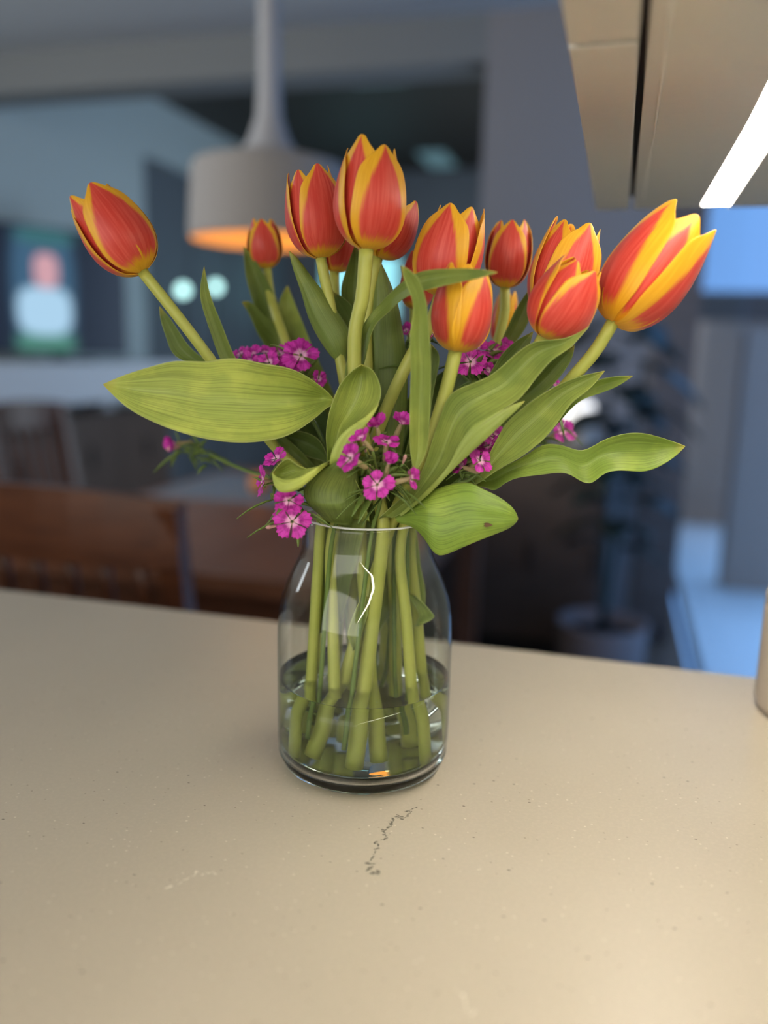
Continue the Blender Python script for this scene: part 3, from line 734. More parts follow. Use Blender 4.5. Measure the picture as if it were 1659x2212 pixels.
QUEUE = []                                    # stems and leaf blades wait here until they are settled clear of each other
SOLID = []                                    # blooms and florets: (root name, points), they stay where they are
def tulip(key, label, basepx, toppx, widpx, d, spin=20, openf=.0, way=(), neck=(0, 0), foot=(0, 0), lean=0, flame=.93, sr=1.0, footz=.014, ow=.86):
    """d: mm in front of (-) or behind (+) the vase axis; lean: mm that the top comes nearer"""
    s = S0 + d / 1000; B = P(*basepx, s); T = P(*toppx, s - lean / 1000)
    Z = (T - B).normalized(); H = (T - B).length
    Rm = widpx / 2 / FPX * ((B - CAM).dot(FW)) * .97
    X = -FW; X = (X - Z * X.dot(Z)).normalized(); Y = Z.cross(X)      # angle 0 faces the camera, + goes to the camera's right
    rng = random.Random(key)
    ft = V(foot[0] / 1000, foot[1] / 1000, footz)
    root = empty('tulip', ft, label, 'tulip', 'red and yellow tulips in the vase')
    pts = [B + Z * (.02 * H)]
    for w_ in way:
        pts.append(P(w_[0], w_[1], S0 + w_[2] / 1000))
    pts += [V(neck[0] / 1000, neck[1] / 1000, .158), V((neck[0] * .6 + foot[0] * .4) / 1000, (neck[1] * .6 + foot[1] * .4) / 1000, .100), ft]
    QUEUE.append(dict(kind='stem', root=root, rows=[[p] for p in resample(pts, 44)], radii=[STEM_R * sr * 1.02, STEM_R * sr, STEM_R * sr, STEM_R * sr * 1.12, STEM_R * sr * 1.22], mat=M['stem'], seg=12))
    for k in range(3): petal(root, B + Z * (.01 * H), X, Y, Z, H, Rm, R(spin + 60 + 120 * k), False, openf, rng, flame=flame * .95)
    for k in range(3): petal(root, B, X, Y, Z, H, Rm, R(spin + 120 * k), True, openf, rng, flame=flame, ow=ow)
    # pistil inside the cup
    tube('pistil', [B + Z * (.03 * H), B + Z * (.25 * H), B + Z * (.42 * H)], [.003, .003, .002], M['stem'], root, 6, 8)
    TUL[key] = root
    return root
tulip(1, 'tulip on a long bare stem leaning away from the cabinet, above the broad pale leaf', (308, 588), (190, 420), 144, -12, 22, .08, ((380, 678, -14), (450, 770, -10), (590, 960, 0), (690, 1060, 0)), (-30, -8), (-37, -12))
tulip(2, 'dark red tulip with a glossy cheek, touching the tallest tulip', (693, 558), (668, 372), 131, 12, 26, .03, ((703, 610, 12), (713, 655, 12), (742, 820, 8), (770, 1000, 2)), (-22, -12), (-18, -24), 0, 1.0, footz=.046)
tulip(3, 'tallest tulip of the bouquet, standing straight on a thick stem', (791, 540), (806, 312), 152, -22, 30, .02, ((783, 640, -20), (766, 730, -18), (772, 880, -18), (800, 1010, -16), (826, 1115, -18)), (10, -20), (-4, -28), 0, .80, 1.25)
tulip(4, 'tulip half hidden behind the tallest tulip', (815, 556), (862, 428), 120, 16, 62, .03, ((805, 610, 16), (793, 690, 14), (795, 860, 8), (792, 1000, 8)), (-9, 12), (-8, 27))
tulip(5, 'small closed dark red tulip against the pendant lamp shade', (576, 580), (566, 476), 78, 105, 5, -.12, ((590, 660, 100), (640, 800, 70), (705, 980, 32)), (-22, 21), (-40, 18), 0, .95)
tulip(6, 'blurred tulip tucked behind the dark red glossy one', (722, 588), (736, 462), 92, 55, 40, 0, ((725, 650, 50), (750, 820, 30), (770, 1000, 18)), (-15, 24), (-24, 32), 0, .98)
tulip(7, 'tulip with ragged yellow petal edges behind the crossing leaf', (950, 640), (996, 446), 146, -4, -26, .09, ((932, 695, -5), (880, 785, -10), (826, 905, -8), (795, 1010, -5)), (-4, -6), (9, -16), 0, .82, 1.15)
tulip(8, 'low tulip whose tip is crossed by a bent leaf', (984, 760), (1014, 574), 133, -42, 50, -.05, ((966, 835, -44), (942, 915, -46), (918, 985, -46), (872, 1065, -38)), (12, -14), (-26, -12), 0, .74, 1.15, ow=1.04)
tulip(9, 'blurred tulip behind the leaf tip, between low tulip and paired tulips', (1090, 622), (1108, 474), 100, 62, -8, -.03, ((1085, 700, 55), (1030, 850, 35), (900, 1020, 15)), (18, 18), (-16, 30), 0, .98)
tulip(10, 'upper tulip of the touching pair, its base hidden', (1184, 690), (1252, 486), 146, 14, 14, .08, ((1160, 750, 12), (1080, 860, 2), (930, 1020, 4)), (29, 8), (44, 8), 0, .80)
tulip(11, 'lower tulip of the touching pair, resting on the large leaf', (1172, 728), (1262, 566), 140, -37, 32, -.02, ((1140, 790, -36), (1060, 890, -26), (930, 1030, -16)), (22, -10), (36, -18), 6, 1.0)
tulip(12, 'largest tulip, bright under the light strip', (1322, 698), (1488, 478), 186, -30, 62, .10, ((1288, 755, -28), (1240, 812, -24), (1130, 930, -5), (960, 1050, 0)), (19, 2), (22, 14), 0, .66, 1.15)
tulip(13, 'small tulip peeping out behind the upright narrow leaf', (895, 668), (914, 548), 80, 38, 60, .0, ((892, 720, 48), (850, 880, 30), (822, 1010, 16)), (7, 20), (20, 34))
tulip(14, 'narrow striped tulip far back below the blurred one', (1080, 745), (1098, 625), 56, 78, 55, -.1, ((1060, 800, 70), (980, 930, 40), (880, 1040, 22)), (16, 25), (12, 38), 0, .5)

# ------------------------------------------------------------------ leaves
def leaf(key, Lp, Rp, d, cup=5, dl=0, dr=0, tone=.45, n=34, across=8, wave=0, name='leaf', thick=.0007, fresh=0.0):
    """left and right edge in photo pixels from base to tip; d: depth (mm from the vase axis) from base to tip"""
    root = TUL[key]
    Ls, Rs = resample([(x, y, 0) for x, y in Lp], n), resample([(x, y, 0) for x, y in Rp], n)
    vs, fs, uv = [], [], []
    for j in range(n):
        t = j / (n - 1); s = S0 + lerp_list(d, t) / 1000
        wpx = (Ls[j] - Rs[j]).length; wf = min(1, wpx / 60.0)
        b_ = math.sin(math.pi * min(1, max(0, t))) ** .5
        A = P(Ls[j].x, Ls[j].y, s + dl / 1000 * b_); B = P(Rs[j].x, Rs[j].y, s + dr / 1000 * b_)
        mid = (A + B) / 2 + HD * ((lerp_list(cup, t) if isinstance(cup, list) else cup) / 1000 * wf)
        for i in range(across + 1):
            u = i / across
            p = A * ((1 - u) * (1 - 2 * u)) + mid * (4 * u * (1 - u)) + B * (u * (2 * u - 1))
            # midrib and edge ripple
            p += HD * (.0012 * max(0, 1 - abs(u - .5) * 6) * wf) + HD * (wave / 1000 * math.sin(t * 13 + u * 2) * abs(2 * u - 1) ** 2 * wf)
            vs.append(p); uv.append((u, t))
    for j in range(n - 1):
        for i in range(across):
            a = j * (across + 1) + i; fs.append((a, a + 1, a + across + 2, a + across + 1))
    e = dict(kind='leaf', root=root, rows=[vs[j * (across + 1):(j + 1) * (across + 1)] for j in range(n)], fs=fs, uv=uv, tone=tone, fresh=fresh, thick=thick, sub=True)
    QUEUE.append(e); return e
# broad pale leaf reaching out
leaf(1, [(778, 1130), (760, 1010), (738, 920), (722, 864), (690, 832), (650, 805), (615, 792), (570, 785), (520, 774), (480, 774), (450, 780), (410, 779), (370, 780), (310, 796), (260, 813), (222, 830)],
     [(800, 1130), (780, 1010), (758, 930), (729, 876), (706, 880), (690, 896), (650, 926), (610, 946), (560, 955), (510, 957), (450, 950), (390, 935), (330, 912), (280, 885), (245, 855), (222, 830)],
     [-5, -20, -34, -40, -42, -36], [10, 14, 30, 18, 8, 6, 2], 2, -6, .92, 48, 12)
# rolled leaf
leaf(3, [(730, 1130), (700, 1060), (706, 990), (704, 935), (712, 885), (733, 832), (758, 803), (781, 787)],
     [(790, 1130), (765, 1050), (742, 985), (762, 925), (797, 900), (820, 868), (823, 836), (806, 800), (781, 787)], [-14, -36, -46, -44], 14, 2, -8, .75, 40, 10)
leaf(3, [(716, 1060), (712, 1000), (722, 960), (745, 930), (790, 900), (819, 872)], [(760, 1050), (742, 1005), (760, 960), (785, 925), (806, 898), (819, 872)], [-38, -56, -56, -53], -2, 0, 0, .98)
# curl with a turned-up tip over the rim
leaf(1, [(745, 1128), (712, 1070), (690, 1035), (664, 1016), (641, 1005), (622, 990), (602, 1003), (588, 1022)],
     [(800, 1128), (775, 1050), (735, 991), (700, 1004), (668, 1032), (637, 1057), (604, 1061), (588, 1030)], [-18, -45, -58, -52], 12, 2, -6, .80, 38)
leaf(1, [(704, 1124), (666, 1090), (655, 1060), (672, 1032), (700, 1012), (742, 990)], [(760, 1135), (768, 1090), (775, 1045), (770, 1010), (742, 990)], [-25, -40, -42, -40], -6, 0, 0, .30)
leaf(1, [(732, 989), (705, 998), (680, 1011), (650, 1029), (620, 1036), (600, 1031), (588, 1021)],
     [(734, 994), (703, 1007), (673, 1035), (640, 1059), (606, 1063), (592, 1046), (588, 1021)], [-52, -66, -68, -60], -4, 0, 0, .98)
# dark leaf by the glossy tulip
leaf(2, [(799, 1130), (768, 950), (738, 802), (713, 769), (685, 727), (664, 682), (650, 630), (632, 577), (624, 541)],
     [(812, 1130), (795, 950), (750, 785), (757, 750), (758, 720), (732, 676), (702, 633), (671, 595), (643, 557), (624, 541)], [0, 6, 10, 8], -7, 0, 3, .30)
# crossing leaf bent over to one side
leaf(4, [(776, 1130), (752, 950), (744, 812), (762, 745), (790, 692), (825, 651), (860, 616), (888, 595), (916, 584), (965, 580), (1017, 580), (1055, 584), (1076, 588)],
     [(790, 1130), (790, 950), (780, 830), (792, 765), (808, 706), (839, 675), (870, 647), (897, 633), (932, 624), (982, 612), (1034, 601), (1076, 588)], [2, -4, -10, -26, -62, -80], 5, 2, -3, .38, 40)
leaf(4, [(810, 1130), (796, 1000), (790, 850), (794, 760), (798, 680), (806, 615), (821, 564)],
     [(850, 1130), (868, 1000), (881, 850), (878, 765), (869, 705), (859, 655), (840, 602), (821, 564)], [5, 14, 16, 16], -6, 0, 0, .24)
# narrow upright leaf in front
leaf(8, [(892, 1016), (885, 960), (885, 870), (887, 800), (885, 734), (890, 692), (893, 661), (886, 633), (873, 605), (867, 573)],
     [(900, 1016), (922, 975), (929, 900), (931, 825), (931, 770), (926, 700), (921, 651), (905, 603), (884, 583), (867, 573)], [-58, -64, -68, -74], 6, 0, 0, .55)
# large leaf and its turned lower lip
leaf(12, [(815, 1122), (850, 1090), (888, 1058), (915, 1009), (930, 960), (950, 900), (967, 858), (989, 840), (1028, 825), (1066, 806), (1105, 772), (1134, 748), (1163, 736), (1206, 733), (1240, 724), (1273, 704)],
     [(848, 1120), (902, 1088), (941, 1049), (982, 1010), (1002, 965), (1020, 930), (1057, 906), (1090, 884), (1126, 859), (1149, 830), (1172, 801), (1194, 777), (1235, 748), (1273, 704)], [-34, -50, -54, -46, -40], 7, 3, -4, .40, 42, 10)
leaf(12, [(862, 1112), (918, 1062), (965, 1010), (990, 960), (1018, 922), (1058, 898), (1095, 878), (1134, 866)],
     [(866, 1116), (924, 1070), (975, 1018), (1018, 978), (1058, 942), (1090, 910), (1116, 886), (1134, 866)], [-40, -62, -64, -52], -3, 0, 0, .62)
leaf(11, [(870, 1110), (970, 985), (1085, 880), (1150, 818), (1200, 770), (1241, 745)], [(900, 1115), (1010, 1000), (1132, 880), (1178, 848), (1212, 812), (1236, 775), (1241, 745)], [-2, -4, -8, -12], 5, 0, 0, .22)
# leaf sweeping out beside it
leaf(10, [(860, 1125), (960, 1065), (1028, 1030), (1047, 1005), (1062, 970), (1090, 918), (1115, 893), (1158, 859), (1206, 831), (1255, 812), (1307, 801)],
     [(880, 1130), (970, 1075), (1030, 1046), (1078, 1014), (1124, 989), (1163, 960), (1192, 931), (1216, 898), (1237, 869), (1275, 840), (1307, 801)], [-10, -32, -38, -34, -26], 7, 2, -3, .50, 38)
leaf(9, [(880, 1115), (1000, 1040), (1150, 930), (1240, 850), (1290, 821), (1330, 813), (1368, 812)], [(890, 1125), (1015, 1060), (1165, 955), (1246, 872), (1297, 850), (1334, 835), (1368, 812)], [5, 4, 2, 4], 5, 0, 0, .45, fresh=.35)
# wavy leaf
leaf(11, [(860, 1125), (960, 1070), (1023, 1037), (1086, 1009), (1134, 984), (1172, 961), (1211, 961), (1254, 974), (1279, 965), (1307, 948), (1346, 936), (1385, 934), (1433, 946), (1481, 964)],
     [(870, 1135), (970, 1085), (1037, 1050), (1066, 1062), (1090, 1045), (1119, 1033), (1163, 1028), (1221, 1022), (1254, 1040), (1276, 1045), (1303, 1023), (1336, 1016), (1390, 1020), (1425, 1010), (1458, 989), (1481, 964)],
     [-5, -18, -24, -20, -14], 6, 3, -3, .55, 44, 8, 2, fresh=.35)
# drooping leaf over the shoulder of the vase
dl_ = leaf(10, [(850, 1112), (900, 1078), (950, 1052), (1008, 1041), (1047, 1057), (1086, 1078), (1110, 1100), (1119, 1120)],
     [(858, 1128), (893, 1140), (915, 1162), (935, 1192), (955, 1201), (1000, 1183), (1040, 1166), (1085, 1148), (1110, 1134), (1119, 1120)], [-32, -46, -52, -50], -5, 3, -3, .62, 36, 10, fresh=.6)
# back leaves
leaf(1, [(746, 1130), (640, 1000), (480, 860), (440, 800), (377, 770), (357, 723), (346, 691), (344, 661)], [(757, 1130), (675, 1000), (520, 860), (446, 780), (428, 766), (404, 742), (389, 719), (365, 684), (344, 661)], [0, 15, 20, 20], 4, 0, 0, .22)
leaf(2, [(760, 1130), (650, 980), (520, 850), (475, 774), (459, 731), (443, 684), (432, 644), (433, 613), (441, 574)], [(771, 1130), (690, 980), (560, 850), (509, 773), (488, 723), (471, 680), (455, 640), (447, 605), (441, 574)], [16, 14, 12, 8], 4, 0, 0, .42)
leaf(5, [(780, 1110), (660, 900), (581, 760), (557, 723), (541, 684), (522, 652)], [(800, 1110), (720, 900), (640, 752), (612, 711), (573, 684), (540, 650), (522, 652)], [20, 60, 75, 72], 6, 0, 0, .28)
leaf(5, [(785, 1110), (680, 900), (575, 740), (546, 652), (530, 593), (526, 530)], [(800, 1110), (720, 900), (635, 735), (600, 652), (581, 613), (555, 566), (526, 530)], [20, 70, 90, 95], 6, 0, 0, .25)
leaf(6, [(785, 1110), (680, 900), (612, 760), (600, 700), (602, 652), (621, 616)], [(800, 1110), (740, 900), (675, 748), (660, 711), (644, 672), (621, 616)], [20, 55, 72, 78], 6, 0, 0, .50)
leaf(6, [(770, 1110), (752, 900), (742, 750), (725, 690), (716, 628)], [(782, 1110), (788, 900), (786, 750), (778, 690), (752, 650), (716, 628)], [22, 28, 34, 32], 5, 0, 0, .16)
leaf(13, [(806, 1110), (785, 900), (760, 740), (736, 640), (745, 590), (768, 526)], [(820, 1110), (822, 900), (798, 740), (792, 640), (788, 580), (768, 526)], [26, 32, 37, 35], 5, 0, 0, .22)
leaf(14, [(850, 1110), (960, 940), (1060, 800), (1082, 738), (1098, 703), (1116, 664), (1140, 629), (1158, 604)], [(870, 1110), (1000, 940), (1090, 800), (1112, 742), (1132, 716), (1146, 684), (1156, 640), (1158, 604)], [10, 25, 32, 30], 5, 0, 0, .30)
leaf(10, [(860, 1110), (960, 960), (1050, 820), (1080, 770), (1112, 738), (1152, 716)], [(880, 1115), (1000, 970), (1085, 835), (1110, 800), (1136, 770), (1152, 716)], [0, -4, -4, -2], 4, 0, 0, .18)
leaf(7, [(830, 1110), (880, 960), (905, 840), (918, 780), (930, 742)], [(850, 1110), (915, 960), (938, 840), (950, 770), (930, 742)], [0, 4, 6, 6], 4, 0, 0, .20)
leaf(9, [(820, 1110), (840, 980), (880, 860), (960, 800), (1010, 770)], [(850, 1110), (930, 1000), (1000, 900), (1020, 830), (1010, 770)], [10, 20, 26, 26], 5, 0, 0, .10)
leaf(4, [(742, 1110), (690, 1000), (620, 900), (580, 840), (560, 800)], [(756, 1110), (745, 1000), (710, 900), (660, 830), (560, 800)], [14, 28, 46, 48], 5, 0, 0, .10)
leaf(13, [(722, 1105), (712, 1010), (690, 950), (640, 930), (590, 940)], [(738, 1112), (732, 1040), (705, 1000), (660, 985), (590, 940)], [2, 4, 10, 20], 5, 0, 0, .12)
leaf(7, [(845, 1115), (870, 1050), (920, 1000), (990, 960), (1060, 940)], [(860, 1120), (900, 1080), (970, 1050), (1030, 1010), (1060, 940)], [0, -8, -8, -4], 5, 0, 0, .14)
# leaf sheaths inside the glass
def inner_leaf(key, spine, widths, tone, bow=.004, facing=0.0):
    """leaf blade inside the vase: spine in vase millimetres, widths in mm"""
    sp_ = resample([V(a / 1000, b / 1000, c / 1000) for a, b, c in spine], 18); vs, fs, uv = [], [], []
    side = (RT0 * math.cos(facing) + HD * math.sin(facing)).normalized(); nrm = side.cross(Vector((0, 0, 1)))
    for j, p in enumerate(sp_):
        t = j / 17; wd = lerp_list(widths, t) / 2000
        for i in range(7):
            u = i / 6 * 2 - 1; vs.append(p + side * (u * wd) + nrm * (bow * u * u)); uv.append(((u + 1) / 2, t))
    for j in range(17):
        for i in range(6):
            a = j * 7 + i; fs.append((a, a + 1, a + 8, a + 7))
    QUEUE.append(dict(kind='leaf', root=TUL[key], rows=[vs[j * 7:(j + 1) * 7] for j in range(18)], fs=fs, uv=uv, tone=tone, fresh=0.0, thick=.0007, sub=False))
inner_leaf(12, [(18, 16, 76), (27, 16, 110), (24, 15, 140), (22, 14, 172)], [3, 27, 23, 18], .55, .005)
inner_leaf(7, [(4, 14, 84), (10, 14, 110), (14, 10, 140), (10, 6, 172)], [3, 20, 26, 22], .35, .004, .3)
inner_leaf(2, [(-16, 6, 98), (-18, 2, 120), (-16, -2, 145), (-12, -4, 172)], [3, 16, 24, 26], .40, .004, -.2)
inner_leaf(1, [(-30, -4, 92), (-30, -4, 118), (-27, -6, 145), (-24, -8, 172)], [6, 13, 15, 14], .72, .003, .2)
inner_leaf(13, [(-4, 29, 74), (-4, 31, 110), (-4, 31, 145), (-3, 30, 172)], [3, 11, 14, 14], .22, .004, 0)
inner_leaf(8, [(-6, -22, 88), (-6, -24, 100), (-3, -24, 112), (0, -22, 124)], [2, 9, 9, 5], .5, .003, 0)
inner_leaf(9, [(34, 10, 96), (40, 8, 102), (40, 6, 106), (30, 8, 118)], [2, 10, 8, 5], .6, .003, 0)

# ================================================================== SWEET WILLIAMS
def floret_mesh_data():
    """one notched, fan-shaped petal of unit radius lying in x-z... along +x"""
    vs, fs, uv = [], [], []
    nr, na = 6, 10
    for j in range(nr + 1):
        t = j / nr; rr = .10 + .90 * t
        half = .50 + .08 * t
        for i in range(na + 1):
            u = -1 + 2 * i / na
            ang = u * half * (1.0 if t > 0 else 1)
            r2 = rr
            if j == nr: r2 = rr - .22 * u * u + (.045 if i % 2 else -.045)
            z = .10 * t - .12 * t * t + .05 * math.sin(u * 5) * t + .03 * u
            vs.append((r2 * math.cos(ang), r2 * math.sin(ang), z)); uv.append(((u + 1) / 2, t))
    for j in range(nr):
        for i in range(na):
            a = j * (na + 1) + i; fs.append((a, a + 1, a + na + 2, a + na + 1))
    me = bpy.data.meshes.new('petal'); me.from_pydata(vs, [], fs); me.update(); ul = me.uv_layers.new(name='UVMap')
    for p in me.polygons:
        p.use_smooth = True
        for li in p.loop_indices: ul.data[li].uv = uv[me.loops[li].vertex_index]
    me.materials.append(M['pink']); return me
PETAL_ME = floret_mesh_data()
def lathe_mesh(name, prof, material, seg=12):
    o = lathe(name, prof, material, None, seg); me = o.data; bpy.data.objects.remove(o); return me
CALYX_ME = lathe_mesh('floret', [(0, -1.55), (.10, -1.55), (.17, -1.3), (.19, -.7), (.15, -.15), (.10, .02), (0, .05)], M['calyx'])
EYE_ME = lathe_mesh('eye', [(0, .045), (.07, .05), (.05, .09), (0, .10)], M['anther'], 8)
BUD_ME = lathe_mesh('bud', [(0, -1.5), (.14, -1.45), (.30, -1.0), (.30, -.5), (.36, -.1), (.42, .3), (.30, .75), (.10, 1.0), (0, 1.02)], M['budpink'])
def place(o, parent, loc, zaxis, roll, sc):
    Z = zaxis.normalized(); X = Z.cross(Vector((.3, .2, .9))).normalized(); Y = Z.cross(X)
    Xr = X * math.cos(roll) + Y * math.sin(roll); Yr = Z.cross(Xr)
    mw = Matrix((Xr * sc, Yr * sc, Z * sc)).transposed().to_4x4(); mw.translation = loc
    o.parent = parent; o.matrix_parent_inverse = parent_inv(parent); o.matrix_world = mw
    return o
def face_dir(ax, ay):
    """normal seen from the camera: ax, ay degrees to the right / up of straight at the camera"""
    d = -FW + RT * math.tan(R(max(-80, min(80, ax)))) + UPV * math.tan(R(max(-80, min(80, ay))))
    return d.normalized()
BRACTS = []
def sweet_william(label, florets, buds, hub, way, neck, foot, bract=18, seed=1):
    """florets: (px, py, d, diameter px, ax, ay, closing)"""
    rng = random.Random(seed)
    ft = V(foot[0] / 1000, foot[1] / 1000, .028)
    root = empty('sweet_william', ft, label, 'flower', 'magenta sweet williams among the tulips')
    hb = P(hub[0], hub[1], S0 + hub[2] / 1000)
    pts = [hb] + [P(a, b, S0 + c / 1000) for a, b, c in way] + [V(neck[0] / 1000, neck[1] / 1000, .155), ft]
    QUEUE.append(dict(kind='stem', root=root, rows=[[p] for p in resample(pts, 30)], radii=[.0012, .0015, .0016], mat=M['stem2'], seg=8))
    for (px, py, d, dia, ax, ay, close) in florets:
        s = S0 + d / 1000; c = P(px, py, s); r = dia * (1.24 if close < .6 else 1.6) / 2 / FPX * (c - CAM).dot(FW)
        Z = face_dir(ax, ay); roll = rng.uniform(0, 6.28)
        fo = bpy.data.objects.new('floret', CALYX_ME); C.objects.link(fo); place(fo, root, c, Z, roll, r)
        bpy.context.view_layer.update(); fi = fo.matrix_world.inverted()
        ey = bpy.data.objects.new('eye', EYE_ME); C.objects.link(ey); ey.parent = fo
        for k in range(5):
            po = bpy.data.objects.new('petal', PETAL_ME); C.objects.link(po); po.parent = fo
            tl = -close + rng.uniform(-.24, .18)
            po.matrix_local = Matrix.Rotation(k * 2 * math.pi / 5 + rng.uniform(-.14, .14), 4, 'Z') @ Matrix.Rotation(tl, 4, 'Y') @ Matrix.Scale(rng.uniform(.86, 1.08), 4)
            SOLID.append((root.name + str(len(SOLID)), [fo.matrix_world @ po.matrix_local @ v.co for v in PETAL_ME.vertices]))
        # pedicel down to the hub
        e = c - Z * (1.5 * r)
        tube('pedicel', [e, (e + hb) / 2 + Vector((0, 0, -.002)), hb], [.0009, .0011], M['stem2'], root, 8, 6)
    for (px, py, d, sz, ax, ay) in buds:
        c = P(px, py, S0 + d / 1000); r = sz / 2 / FPX * (c - CAM).dot(FW); Z = face_dir(ax, ay)
        bo = bpy.data.objects.new('bud', BUD_ME); C.objects.link(bo); place(bo, root, c, Z, 0, r)
        e = c - Z * (1.4 * r); tube('pedicel', [e, (e + hb) / 2 + Vector((0, 0, -.002)), hb], [.0008, .0011], M['stem2'], root, 8, 6)
    BRACTS.append((root, hb, florets, bract, rng))
    return root
sweet_william('sweet william head of open magenta florets just above the vase rim, before the narrow leaf',
    [(815, 924, -50, 40, -15, 55, .8), (866, 917, -48, 42, 25, 45, .7), (781, 948, -66, 44, -45, 45, .5), (835, 956, -58, 52, 10, 55, .25),
     (758, 990, -72, 60, -40, 25, .2), (839, 1004, -62, 38, 20, 50, .9), (815, 1047, -68, 60, 2, 8, .05), (886, 1034, -67, 52, 65, 25, .35)],
    [(874, 990, -56, 20, 25, 55), (788, 966, -56, 18, -20, 60), (800, 1010, -58, 15, -10, 60)], (825, 1045, -46), ((818, 1100, -36),), (2, -28), (-10, -36), 90, 2)
sweet_william('sweet william head hanging over the vase rim beside the curled leaf',
    [(597, 992, -40, 52, -35, 45, .35), (570, 1040, -44, 58, -70, 20, .35), (624, 1080, -60, 60, 10, -35, .2), (631, 1127, -60, 66, 4, 4, .0)],
    [(584, 1138, -50, 22, -60, -20)], (645, 1085, -44), ((690, 1095, -36), (740, 1105, -30)), (-22, -22), (-30, -20), 30, 3)
sweet_william('sweet william head between the large leaf and the sweeping leaf',
    [(1000, 1008, -44, 48, -60, 30, .5), (1036, 995, -46, 54, 35, 25, .15), (1068, 945, -20, 56, 10, 35, .4), (1056, 962, -20, 50, -20, 20, .4)],
    [], (985, 1042, -38), ((940, 1080, -30), (880, 1110, -20)), (26, -14), (30, -10), 22, 4)
sweet_william('sweet william head showing above the broad pale leaf',
    [(520, 766, 30, 40, -40, 40, .3), (548, 768, 25, 44, -20, 50, .3), (574, 764, 30, 44, 0, 50, .3), (604, 766, 28, 46, 10, 40, .3), (650, 768, 18, 72, 15, 25, .05), (582, 784, 15, 44, -10, 20, .2), (628, 786, 20, 44, 0, 10, .3), (540, 784, 20, 40, -20, 10, .3), (688, 818, 14, 34, 40, 0, .4)],
    [], (630, 830, 24), ((700, 960, 16),), (-14, 10), (-24, 10), 26, 5)
sweet_william('sweet william head behind the stem of the low tulip',
    [(1016, 782, -4, 58, 0, 15, .1), (1064, 760, 20, 60, 10, 40, .25), (1054, 800, 5, 34, 30, 10, .4), (1090, 752, 24, 42, 40, 30, .4), (1030, 752, 15, 44, 0, 40, .3), (990, 760, 6, 36, -40, 20, .4)],
    [], (1030, 825, 14), ((960, 950, 10), (880, 1060, 8)), (18, 8), (22, -4), 46, 6)
sweet_william('small sweet william head behind the top of the narrow upright leaf',
    [(936, 722, 6, 38, 30, 30, .4), (878, 716, 28, 34, -30, 30, .5), (908, 730, 12, 36, 0, 30, .4)], [], (910, 775, 14), ((880, 920, 10), (840, 1050, 6)), (6, 10), (8, 4), 26, 7)
sweet_william('lone blurred sweet william floret in front of the white globe lamp',
    [(1212, 930, 70, 52, 30, 20, .3), (1198, 828, 10, 20, 20, 20, .4)], [], (1170, 955, 50), ((1060, 1020, 30), (920, 1080, 12)), (24, 12), (12, 12), 8, 8)
sweet_william('limp sweet william with faded pink bud drooping below the broad pale leaf',
    [(380, 958, 95, 34, -50, -10, .8)], [(372, 968, 95, 26, -60, -30)], (450, 980, 85), ((520, 1012, 70), (650, 1060, 30)), (-20, 14), (-8, 26), 26, 9)

